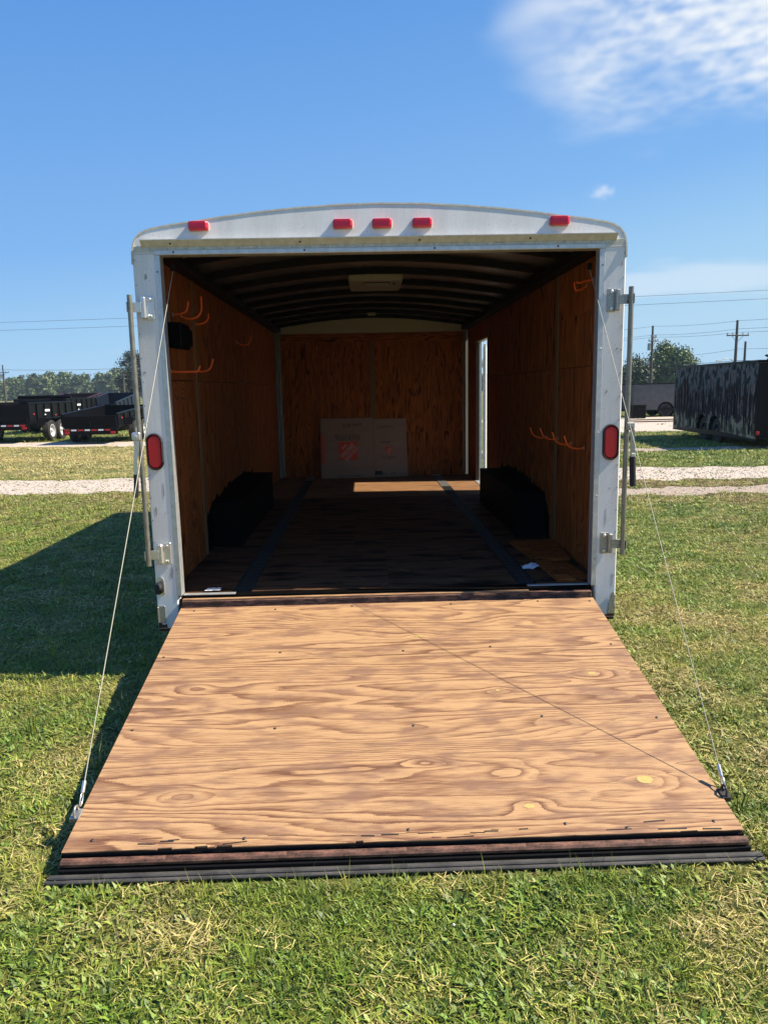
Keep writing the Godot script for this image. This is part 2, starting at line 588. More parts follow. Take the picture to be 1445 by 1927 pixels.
	M.red.clearcoat_roughness = 0.15
	M.red_deep = mat(lin(0.46, 0.006, 0.022), 0.15)
	M.red_deep.clearcoat_enabled = true
	M.red_deep.clearcoat = 0.3
	M.rubber = mat(lin(0.014, 0.014, 0.015), 0.7)
	M.tyre = textured(mottle(256, 21, 0.05, 3, lin(0.012, 0.012, 0.012), lin(0.035, 0.033, 0.030)), 0.85, 0.0, 5.0)
	M.orange = mat(lin(0.80, 0.115, 0.012), 0.45)
	M.cable = mat(lin(0.40, 0.38, 0.30), 0.6, 0.2)
	M.cardboard = textured(mottle(512, 22, 0.02, 4, lin(0.29, 0.185, 0.125), lin(0.34, 0.225, 0.155), lin(0.22, 0.16, 0.12), 0.06, 6, 1), 0.85, 0.0, 1.2)
	M.ink = mat(lin(0.04, 0.035, 0.035), 0.8)
	M.print_orange = mat(lin(0.62, 0.075, 0.02), 0.7)
	M.print_cream = mat(lin(0.46, 0.38, 0.31), 0.8)
	M.paper = mat(lin(0.72, 0.74, 0.78), 0.8)
	M.beige = mat(lin(0.42, 0.39, 0.31), 0.6)
	M.dark_slot = mat(lin(0.03, 0.025, 0.02), 0.8)
	M.scrape = textured(mottle(128, 121, 0.06, 4, lin(0.30, 0.28, 0.25), lin(0.52, 0.50, 0.46), lin(0.18, 0.09, 0.05), 0.2), 0.7, 0.0, 12.0)
	M.core = mat(lin(0.045, 0.026, 0.015), 0.9)
	M.filler = textured(mottle(128, 119, 0.08, 3, lin(0.42, 0.30, 0.085), lin(0.54, 0.42, 0.15)), 0.7, 0.0, 6.0)
	M.screw = mat(lin(0.07, 0.065, 0.06), 0.5, 0.6)
	M.steel_screw = mat(lin(0.35, 0.34, 0.33), 0.4, 0.8)

# ------------------------------------------------------------------ ground

func lawn_noise() -> Array:
	var a := FastNoiseLite.new()
	a.seed = 41
	a.frequency = 0.22
	a.fractal_octaves = 4
	var b := FastNoiseLite.new()
	b.seed = 77
	b.frequency = 1.6
	b.fractal_octaves = 3
	return [a, b]

var LN: Array = []

# how dry the turf is at a place, 0 green to 1 straw
func dryness(x: float, z: float) -> float:
	if LN.is_empty():
		LN = lawn_noise()
	var n: float = LN[0].get_noise_2d(x, z)
	var f: float = LN[1].get_noise_2d(x, z)
	var d := 0.33 + 0.48 * n + 0.60 * f
	if x < 0.0 and z < -9.6 and z > -20.0:
		d += 1.0 * smoothstep(-9.6, -11.5, z)
	if x < 0.0 and z > -8.2 and z < -5.0:
		d += 0.18
	if x > 0.6 and z > 1.6:
		d += 0.26 * smoothstep(0.3, 1.3, x)
	if x > 2.0 and z < -9.0 and z > -13.2:
		d -= 0.15
	if x > 1.0 and z < -5.0 and z > -8.6:
		d += 0.35 * smoothstep(-5.0, -6.2, z)
	return clampf(d, 0.0, 1.0)

func turf_color(d: float, shift: float, z_near := false) -> Color:
	var c := Color(0.150, 0.222, 0.022).lerp(Color(0.295, 0.315, 0.045), clampf(d * 1.8, 0.0, 1.0))
	c = c.lerp(Color(0.30, 0.215, 0.085) if z_near else Color(0.58, 0.46, 0.185), clampf((d - 0.45) * 1.8, 0.0, 1.0))
	return Color(c.r * shift, c.g * shift, c.b * shift)

# gravel tracks: centre line z, half width at x, as [z_mid, half]
func on_gravel(x: float, z: float) -> bool:
	var wob: float = LN[1].get_noise_2d(x * 0.9, z * 0.9) * 0.28 + LN[0].get_noise_2d(x * 2.0, z) * 0.25
	for g in gravel_bands(x):
		if absf(z - g[0]) < g[1] + wob:
			return true
	return false

func gravel_bands(x: float) -> Array:
	var out := []
	out.append([-8.95 + 0.035 * x - (0.25 if x > 0.0 else 0.0), 1.08 - 0.02 * absf(x)])
	if x > 1.0:
		out.append([-6.75 - 0.02 * x, 0.42 * smoothstep(1.0, 2.5, x)])
		out.append([-14.15 + 0.04 * x, 0.42])
		out.append([-26.0, 5.4])
	else:
		out.append([-20.55 + 0.19 * (x + 10.0), 1.1])
	return out

func make_ground() -> void:
	LN = lawn_noise()
	var tex := mottle(1024, 51, 0.03, 5, lin(0.55, 0.50, 0.38), lin(1.0, 1.0, 0.92), lin(1, 1, 0.9), 0.12)
	var m := textured(tex, 0.95, 0.0, 0.55)
	m.vertex_color_use_as_albedo = true
	var det := mottle(512, 57, 0.02, 4, lin(0.72, 0.72, 0.68), lin(1, 1, 1))
	m.detail_enabled = true
	m.detail_albedo = det
	m.detail_blend_mode = BaseMaterial3D.BLEND_MODE_MUL
	var st := begin()
	var xs := []
	var v := -900.0
	while v < 900.0:
		xs.append(v)
		v += 0.5 if absf(v) < 16.0 else (2.0 if absf(v) < 50.0 else 50.0)
		if absf(v) < 0.26:
			v = 0.0
	xs.append(900.0)
	var zs := []
	v = -1200.0
	while v < 60.0:
		zs.append(v)
		v += 0.5 if v > -32.0 and v < 8.0 else (2.0 if v > -60.0 and v < 20.0 else 40.0)
	zs.append(60.0)
	var grid := []
	for z in zs:
		for x in xs:
			var d := dryness(x, z)
			var c := turf_color(d, 0.78, z > -8.5).lerp(Color(0.15, 0.105, 0.06), 0.32 if z > -9.5 else 0.12)
			st.set_normal(Vector3.UP)
			st.set_color(c)
			st.set_uv(Vector2(x, z) * 0.12)
			st.add_vertex(Vector3(x, 0, z))
	var nx := xs.size()
	for j in zs.size() - 1:
		for i in nx - 1:
			var a := j * nx + i
			for k in [a, a + 1, a + nx + 1, a, a + nx + 1, a + nx]:
				st.add_index(k)
	structure("ground", st, m)
	# gravel
	var gt := mottle(1024, 61, 0.05, 5, lin(0.42, 0.35, 0.275), lin(0.56, 0.485, 0.40), lin(0.20, 0.16, 0.12), 0.10)
	var gm := textured(gt, 0.95, 0.0, 0.5)
	var gm2 := textured(mottle(1024, 63, 0.04, 5, lin(0.24, 0.175, 0.12), lin(0.46, 0.385, 0.31), lin(0.10, 0.08, 0.05), 0.12, 1, 1, 1.3), 0.95, 0.0, 0.5)
	var bands := [["gravel_road", -40.0, 40.0, 0], ["gravel_track", 1.4, 30.0, 1], ["gravel_track", 2.0, 40.0, 2], ["gravel_yard", 5.2, 60.0, 3], ["gravel_path", -50.0, -0.5, 1]]
	for b in bands:
		var s := begin()
		var x: float = b[1]
		var prev := []
		while x <= b[2]:
			var g: Array = gravel_bands(x)[b[3]]
			var row := []
			for e in [-1.0, 1.0]:
				var zz: float = g[0] + e * g[1]
				var wob: float = LN[1].get_noise_2d(x * 0.9, zz * 0.9) * 0.30 + LN[0].get_noise_2d(x * 2.0, zz) * 0.28 + LN[1].get_noise_2d(x * 5.0, zz) * 0.1
				row.append(Vector3(x, 0.004 + 0.003 * b[3], g[0] + e * maxf(0.02, g[1] + wob)))
			if prev.size():
				quad(s, prev[0], row[0], row[1], prev[1], Vector3.UP)
			prev = row
			x += 0.2
		structure(b[0], s, gm if b[3] != 1 and b[3] != 2 or b[1] < 0.0 else gm2)
	# loose stones on the gravel
	var sm := begin()
	lathe(sm, [Vector2(0.0, -0.3), Vector2(0.7, -0.2), Vector2(1.0, 0.1), Vector2(0.6, 0.5), Vector2(0.0, 0.6)], Transform3D(), 6)
	var xf := []
	var cols := PackedColorArray()
	while xf.size() < 9000:
		var z := -rng.randf_range(5.8, 16.0)
		var x := rng.randf_range(-9.0, 10.0)
		if on_gravel(x, z):
			var r := rng.randf_range(0.006, 0.018) * (2.0 if rng.randf() < 0.06 else 1.0)
			xf.append(Transform3D(Basis.from_euler(Vector3(rng.randf() * 0.6, rng.randf() * TAU, rng.randf() * 0.6)).scaled_local(Vector3(r, r * 0.7, r * rng.randf_range(0.7, 1.3))), Vector3(x, 0.008, z)))
			var g := rng.randf_range(0.28, 0.60)
			cols.append(Color(g, g * 0.87, g * 0.73))
	var pm := mat(Color.WHITE, 0.9)
	pm.vertex_color_use_as_albedo = true
	scatter("loose_stones", sm.commit(), pm, xf, cols, "small pale loose stones strewn over the gravel tracks", "gravel")

# ------------------------------------------------------------------ the cargo trailer

func oval(w: float, h: float) -> PackedVector2Array:
	return round_rect(w, h, minf(w, h) * 0.499, 8)

func roof_line() -> PackedVector2Array:
	var half := [[1.295, 2.255], [1.295, 2.310], [1.290, 2.352], [1.279, 2.380], [1.259, 2.405], [1.228, 2.423], [1.185, 2.436], [1.08, 2.454], [0.96, 2.469], [0.80, 2.492], [0.64, 2.511], [0.45, 2.528], [0.22, 2.542]]
	var p := PackedVector2Array()
	for q in half:
		p.append(Vector2(-q[0], q[1]))
	p.append(Vector2(0, 2.547))
	for i in range(half.size() - 1, -1, -1):
		p.append(Vector2(half[i][0], half[i][1]))
	return p

func screw(where: Vector3, n: Vector3, m: Material, parent: Node, r := 0.0055) -> void:
	var st := begin()
	var t := Transform3D(Basis(Quaternion(Vector3.UP, n.normalized())), where)
	lathe(st, [Vector2(r, -0.001), Vector2(r, 0.0015), Vector2(r * 0.6, 0.003), Vector2(0.0, 0.0032)], t, 8)
	build("screw", st, m, parent)

func make_trailer() -> void:
	roof = roof_line()
	var T := thing("cargo_trailer", "open white enclosed cargo trailer with rear ramp lowered onto the grass", "trailer")
	make_rear_frame(T)
	make_shell(T)
	make_interior(T)
	make_ramp(T)
	make_running_gear(T)

func make_rear_frame(T: Node3D) -> void:
	for s in [-1.0, 1.0]:
		# hollow steel post sheeted white, its inner trim proud of the face
		var p := part("corner_post", Vector3(s * 1.176, 0.275, -0.075), Vector3(s * HALF, 2.309, 0.0), M.white, T, 0.006)
		var tr := part("jamb_trim", Vector3(s * OPEN, FLOOR + 0.005, -0.07), Vector3(s * 1.184, 2.300, 0.0015), M.alu, T, 0.003)
		for y in [2.215, 1.78, 1.33, 0.98, 0.62]:
			screw(Vector3(s * 1.170, y, 0.001), Vector3(0, 0, 1), M.screw if y > 2.0 else M.steel_screw, tr, 0.0045)
		part("trim_lip", Vector3(s * 1.1535, FLOOR + 0.01, 0.001), Vector3(s * 1.158, 2.296, 0.0035), M.alu, tr)
		# foot of the post: bare rusted steel with a bracket
		part("post_foot", Vector3(s * 1.17, 0.262, -0.078), Vector3(s * (HALF - 0.004), 0.281, -0.002), M.rust, p, 0.003)
		var st := begin()
		var wob := PackedVector2Array()
		if s < 0:
			for q in [[-1.292, 0.283], [-1.292, 0.327], [-1.281, 0.322], [-1.272, 0.303], [-1.262, 0.300], [-1.247, 0.307], [-1.244, 0.283]]:
				wob.append(Vector2(q[0], q[1]))
		else:
			for q in [[1.292, 0.283], [1.292, 0.355], [1.284, 0.358], [1.272, 0.335], [1.262, 0.318], [1.252, 0.298], [1.236, 0.290], [1.234, 0.283]]:
				wob.append(Vector2(q[0], q[1]))
		prism(st, wob, 0.0, 0.0022)
		build("rust_patch", st, M.rust, p)
		st = begin()
		if s < 0:
			slab(st, Vector3(-1.291, 0.315, 0.001), Vector3(-1.250, 0.412, 0.006), 0.002)
			slab(st, Vector3(-1.291, 0.317, 0.006), Vector3(-1.284, 0.41, 0.02), 0.002)
		else:
			prism(st, PackedVector2Array([Vector2(1.25, 0.30), Vector2(1.288, 0.30), Vector2(1.291, 0.405), Vector2(1.281, 0.425), Vector2(1.268, 0.415), Vector2(1.258, 0.36)]), 0.0024, 0.006)
		build("foot_bracket", st, M.zinc, p)
	# header: face leans back a little between the drip rail and the roof
	var hp := PackedVector2Array()
	for q in roof:
		if q.y >= 2.309:
			hp.append(Vector2(q.x * 0.9965, q.y - 0.003))
	var lean := Transform3D(Basis(Vector3.RIGHT, -0.10), Vector3.ZERO)
	lean.origin = Vector3(0, 2.325, 0.0) - lean.basis * Vector3(0, 2.325, 0.0)
	var st := begin()
	prism(st, hp, -0.05, 0.0, lean)
	var head := build("header", st, M.white, T)
	st = begin()
	slab(st, Vector3(-HALF + 0.002, 2.3105, -0.045), Vector3(HALF - 0.002, 2.345, 0.0015), 0.001)
	build("header_strip", st, M.white_old, head)
	st = begin()
	var dr := PackedVector2Array([Vector2(0.0, 2.340), Vector2(0.006, 2.340), Vector2(0.034, 2.367), Vector2(0.034, 2.371), Vector2(0.0, 2.374)])
	prism(st, dr, -1.242, 1.238, Transform3D(Basis(Vector3(0, 0, 1), Vector3(0, 1, 0), Vector3(1, 0, 0)), Vector3.ZERO))
	var drip := build("drip_rail", st, M.white_old, T)
	for x in [-1.09, -0.42, 0.2, 0.78]:
		screw(Vector3(x, 2.352, 0.0185), Vector3(0, -0.7, 0.75), M.screw, drip, 0.006)
	var tr := part("opening_trim", Vector3(-1.184, 2.298, -0.07), Vector3(1.184, 2.3235, 0.006), M.alu, T, 0.003)
	for x in [-1.08, -0.40, 0.28, 0.93]:
		screw(Vector3(x, 2.312, 0.0055), Vector3(0, 0, 1), M.rust if x > -0.5 else M.screw, tr, 0.0055)
	screw(Vector3(0.965, 2.335, 0.002), Vector3(0, 0, 1), M.steel_screw, head, 0.007)
	# sealant bead under the roof edge, rivets along the header and the posts
	st = begin()
	for i in 27:
		var x := -1.2 + i * 0.0923
		if absf(x) < 1.22:
			lathe(st, [Vector2(0.0042, -0.001), Vector2(0.0036, 0.0014), Vector2(0.0, 0.0022)], Transform3D(Basis(Vector3(1, 0, 0), Vector3(0, 0, 1), Vector3(0, -1, 0)), Vector3(x, 2.3295, 0.0016)), 7)
	build("rivets", st, M.steel_screw, head).set_meta("kind", "stuff")
	for s in [-1.0, 1.0]:
		st = begin()
		for i in 16:
			lathe(st, [Vector2(0.004, -0.001), Vector2(0.0034, 0.0014), Vector2(0.0, 0.0022)], Transform3D(Basis(Vector3(1, 0, 0), Vector3(0, 0, 1), Vector3(0, -1, 0)), Vector3(s * 1.284, 0.40 + i * 0.125, 0.0001)), 7)
		build("rivets", st, M.steel_screw, T).set_meta("kind", "stuff")
	# scraped and rust-bled spots on the sheet metal
	for q in [[-1.232, 2.19, 0.010, 0.020], [-1.27, 1.70, 0.012, 0.006], [-1.215, 1.06, 0.004, 0.05], [-1.262, 0.95, 0.006, 0.03], [-1.200, 0.60, 0.010, 0.035], [1.26, 1.78, 0.010, 0.005], [1.243, 1.02, 0.005, 0.006], [1.225, 0.86, 0.003, 0.06], [1.272, 0.50, 0.004, 0.05], [1.21, 1.55, 0.006, 0.012], [0.62, 2.336, 0.03, 0.004], [-0.3, 2.335, 0.02, 0.003], [1.275, 2.22, 0.006, 0.012]]:
		st = begin()
		var el := PackedVector2Array()
		for i in 11:
			var a := TAU * i / 11.0
			var r := rng.randf_range(0.55, 1.15)
			el.append(Vector2(q[0] + cos(a) * q[2] * r, q[1] + sin(a) * q[3] * r))
		prism(st, el, 0.0005, 0.0008 if q[1] < 2.3 else 0.0022)
		build("scrape", st, M.scrape, T)
	# marker lamps
	var k := 0
	for x in [-0.943, -0.197, 0.007, 0.216, 0.935]:
		st = begin()
		var t := Transform3D(Basis(Vector3.RIGHT, -0.10), Vector3(x, 2.438, -0.012))
		prism(st, round_rect(0.102, 0.046, 0.012, 4), 0.0, 0.036, t, 0.010)
		var lamp := build("marker_lamp", st, M.red, T)
		st = begin()
		prism(st, round_rect(0.108, 0.051, 0.013, 4), -0.003, 0.006, t, 0.002)
		build("lamp_base", st, M.white_old, lamp)
		st = begin()
		for r in 9:
			box(st, t * Vector3(-0.036 + r * 0.009, 0.0, 0.0365), Vector3(0.0015, 0.024, 0.002), 0.0, t.basis)
		build("lens_ribs", st, M.red, lamp)
		k += 1
	# tail lamps
	for s in [-1.0, 1.0]:
		var at := Vector3(-1.247 if s < 0 else 1.240, 1.277, 0.0)
		st = begin()
		var t := Transform3D(Basis(), at)
		# black grommet: a ring round the lens
		var o := oval(0.090, 0.200)
		var inn := oval(0.068, 0.178)
		for i in o.size():
			var j := (i + 1) % o.size()
			var a := Vector3(o[i].x, o[i].y, 0)
			var b := Vector3(o[j].x, o[j].y, 0)
			var c := Vector3(inn[j].x, inn[j].y, 0)
			var d := Vector3(inn[i].x, inn[i].y, 0)
			var z := Vector3(0, 0, 0.010)
			var am := (a * 0.55 + d * 0.45) + Vector3(0, 0, 0.014)
			var bm := (b * 0.55 + c * 0.45) + Vector3(0, 0, 0.014)
			var out := (a + b).normalized()
			quad(st, t * a, t * b, t * (b + z), t * (a + z), out)
			quad(st, t * (a + z), t * (b + z), t * bm, t * am, (out + Vector3(0, 0, 1)).normalized())
			quad(st, t * am, t * bm, t * (c + Vector3(0, 0, 0.004)), t * (d + Vector3(0, 0, 0.004)), (Vector3(0, 0, 1) - out).normalized())
		var lamp := build("tail_lamp", st, M.rubber, T)
		st = begin()
		prism(st, oval(0.070, 0.180), 0.002, 0.0125, t, 0.007)
		build("lens", st, M.red_deep, lamp)
		# locking bar with its cam brackets and handle, swung clear of the opening
		var bx: float = s * 1.306
		st = begin()
		var pts := []
		for i in 7:
			pts.append(Vector3(bx + s * 0.002 * sin(i), 2.094 - 1.437 * i / 6.0, 0.060))
		tube(st, pts, 0.0135, 12)
		var bar := build("locking_bar", st, M.rod, T)
		for y in [2.032, 0.712]:
			var zm: Material = M.bright_zinc if s < 0 else M.zinc
			st = begin()
			slab(st, Vector3(s * 1.196, y - 0.060, 0.002), Vector3(s * 1.240, y + 0.060, 0.009), 0.003)
			slab(st, Vector3(s * 1.236, y - 0.056, 0.004), Vector3(s * 1.263, y + 0.056, 0.032), 0.006)
			var br := build("bar_bracket", st, zm, T)
			st = begin()
			slab(st, Vector3(s * 1.255, y - 0.024, 0.040), Vector3(s * 1.318, y + 0.026, 0.045), 0.001)
			slab(st, Vector3(s * 1.318, y - 0.024, 0.040), Vector3(s * 1.323, y + 0.026, 0.072), 0.001)
			build("bar_strap", st, zm, br)
			for dy in [-0.043, 0.043]:
				st = begin()
				lathe(st, [Vector2(0.011, 0.0), Vector2(0.010, 0.006), Vector2(0.0065, 0.009), Vector2(0.0, 0.0095)], Transform3D(Basis(Vector3(1, 0, 0), Vector3(0, 0, 1), Vector3(0, -1, 0)), Vector3(s * 1.218, y + dy, 0.009)), 12)
				build("bolt", st, M.bright_zinc, br)
		# handle: hasp, bent flat arm, dark grip
		st = begin()
		slab(st, Vector3(s * 1.292, 1.345, 0.072), Vector3(s * 1.338, 1.388, 0.098), 0.006)
		lathe(st, [Vector2(0.010, 0.0), Vector2(0.010, 0.006), Vector2(0.0, 0.008)], Transform3D(Basis(Vector3(1, 0, 0), Vector3(0, 0, 1), Vector3(0, -1, 0)), Vector3(s * 1.318, 1.366, 0.098)), 10)
		var hd := build("bar_handle", st, M.bright_zinc if s < 0 else M.zinc, T)
		st = begin()
		var hx := PackedVector2Array()
		if s < 0:
			for q in [[-1.330, 1.346], [-1.302, 1.346], [-1.306, 1.29], [-1.318, 1.24], [-1.320, 1.16], [-1.340, 1.16], [-1.336, 1.25], [-1.328, 1.30]]:
				hx.append(Vector2(q[0], q[1]))
		else:
			for q in [[1.316, 1.346], [1.340, 1.346], [1.344, 1.20], [1.320, 1.20]]:
				hx.append(Vector2(q[0], q[1]))
		prism(st, hx, 0.088, 0.094)
		build("handle_arm", st, M.bright_zinc if s < 0 else M.zinc, hd)
		st = begin()
		if s < 0:
			tube(st, [Vector3(-1.330, 1.165, 0.091), Vector3(-1.333, 1.10, 0.092), Vector3(-1.338, 1.042, 0.094)], 0.013, 10)
		else:
			tube(st, [Vector3(1.332, 1.203, 0.091), Vector3(1.335, 1.12, 0.092), Vector3(1.338, 1.042, 0.094)], 0.0165, 10)
		build("handle_grip", st, M.rubber, hd)
		if s > 0:
			st = begin()
			slab(st, Vector3(1.322, 1.195, 0.083), Vector3(1.346, 1.222, 0.099), 0.003)
			build("pale_collar", st, M.white_old, hd)
	# bullet plug low on the left post
	st = begin()
	var pt := Transform3D(Basis(Vector3.UP, -0.3), Vector3(-1.266, 0.525, 0.0))
	prism(st, oval(0.050, 0.112), 0.0, 0.006, pt, 0.003)
	var pl := build("plug_plate", st, M.bright_zinc, T)
	st = begin()
	lathe(st, [Vector2(0.024, 0.0), Vector2(0.024, 0.022), Vector2(0.018, 0.030), Vector2(0.0, 0.032)], Transform3D(Basis(Vector3(0.85, 0, 0), Vector3(-0.30, 0, 0.95), Vector3(0, -1.5, 0)), Vector3(-1.270, 0.518, 0.004)), 16)
	build("plug_cap", st, M.rubber, pl)

func make_shell(T: Node3D) -> void:
	var st := begin()
	arc_slab(st, roof, 0.0, 0.004, -5.80, -0.048)
	var rf := build("roof_skin", st, M.white, T)
	st = begin()
	arc_slab(st, roof, -0.003, 0.008, -0.055, 0.0035)
	var edge := build("roof_edge", st, M.white_old, T)
	edge.transform = Transform3D(Basis(Vector3.RIGHT, -0.10), Vector3(0, 2.325, 0) - Basis(Vector3.RIGHT, -0.10) * Vector3(0, 2.325, 0))
	st = begin()
	arc_slab(st, roof.slice(2, roof.size() - 2), 0.010, 0.003, -5.76, -0.055)
	build("ceiling_skin", st, M.ceiling, rf)
	var tops := roof.slice(3, roof.size() - 3)
	for i in 10:
		st = begin()
		var z := -0.20 - 0.605 * i
		arc_slab(st, tops, 0.016, 0.045, z - 0.024, z + 0.024)
		build("roof_bow", st, M.bow, T)
	for s in [-1.0, 1.0]:
		part("roof_rail", Vector3(s * 1.15, 2.318, -5.66), Vector3(s * 1.24, 2.372, -0.08), M.bow, T, 0.004)
	# side sheets, outside; the right side has a doorway
	for s in [-1.0, 1.0]:
		var cuts := [[-0.077, -1.30], [-1.302, -3.28], [-3.282, -4.085], [-4.925, -5.78]] if s > 0 else [[-0.077, -1.30], [-1.302, -3.28], [-3.282, -4.5], [-4.502, -5.78]]
		for c in cuts:
			var low := 0.30
			if c[0] < -1.3 and c[0] > -1.4:
				low = 0.74
			part("side_sheet", Vector3(s * 1.287, low, c[1]), Vector3(s * 1.2915, 2.30, c[0]), M.white, T)
		part("drip_edge", Vector3(s * 1.288, 2.255, -5.79), Vector3(s * 1.303, 2.275, -0.05), M.white_old, T, 0.003)
		part("floor_edge", Vector3(s * 1.242, 0.31, -5.76), Vector3(s * 1.286, 0.449, -0.08), M.bow, T)
		if s > 0:
			part("side_sheet", Vector3(1.287, 2.118, -4.923), Vector3(1.2915, 2.30, -4.087), M.white, T)
	part("nose_sheet", Vector3(-1.286, 0.30, -5.81), Vector3(1.286, 2.33, -5.79), M.white, T)
	var nose := PackedVector2Array()
	for q in roof:
		if q.y > 2.3:
			nose.append(Vector2(q.x * 0.995, q.y - 0.005))
	st = begin()
	prism(st, nose, -5.795, -5.765)
	build("nose_cap", st, M.white, T)
	# side door: aluminium frame lining, door leaf swung forward flat along the outside
	for z in [[-4.092, -4.082], [-4.928, -4.915]]:
		part("door_jamb", Vector3(1.268, FLOOR + 0.004, z[0]), Vector3(1.2985, 2.122, z[1]), M.alu, T, 0.002)
		part("jamb_stud", Vector3(1.2335, FLOOR + 0.004, z[0] + 0.001), Vector3(1.2675, 2.122, z[1] - 0.001), M.core, T)
	part("door_head", Vector3(1.234, 2.115, -4.914), Vector3(1.2985, 2.124, -4.093), M.alu, T)
	part("door_sill", Vector3(1.215, 0.45, -4.914), Vector3(1.30, 0.466, -4.093), M.alu, T)
	var leaf := part("side_door", Vector3(0.0, 0.0, -0.80), Vector3(0.032, 1.63, 0.0), M.alu, T, 0.004)
	leaf.transform = Transform3D(Basis(Vector3.UP, -0.175), Vector3(1.317, 0.47, -4.94))
	part("door_skin", Vector3(0.0325, 0.005, -0.795), Vector3(0.035, 1.625, -0.005), M.white, leaf)
	for y in [0.25, 1.35]:
		part("hinge", Vector3(-0.022, y, -0.03), Vector3(0.004, y + 0.06, -0.01), M.zinc, leaf, 0.003)

func ply(called: String, a: Vector3, b: Vector3, kind: int, parent: Node, upright := true, off := Vector2(-1, -1)) -> MeshInstance3D:
	uv_swap = upright
	uv_scale = Vector2(1.0 / 1.9, 1.0 / 1.2)
	uv_off = off if off.x >= 0.0 else Vector2(rng.randf(), rng.randf())
	var o := part(called, a, b, M["wall_%d" % kind], parent, 0.0015)
	uv_swap = false
	uv_scale = Vector2.ONE
	uv_off = Vector2.ZERO
	return o

func hook(called: String, pts: Array, parent: Node) -> void:
	var c := Curve3D.new()
	for i in pts.size():
		var t: Vector3 = (pts[mini(i + 1, pts.size() - 1)] - pts[maxi(i - 1, 0)]) / 6.0
		c.add_point(pts[i], -t, t)
	var line := []
	for i in 15:
		line.append(c.sample_baked(c.get_baked_length() * i / 14.0, true))
	var st := begin()
	tube(st, line, 0.0065, 8)
	var o := build(called, st, M.orange, parent)
	var away := signf(pts[0].x)
	part("hook_plate", pts[0] + Vector3(-away * 0.004, -0.012, -0.010), pts[0] + Vector3(0, 0.012, 0.010), M.zinc, o, 0.001)

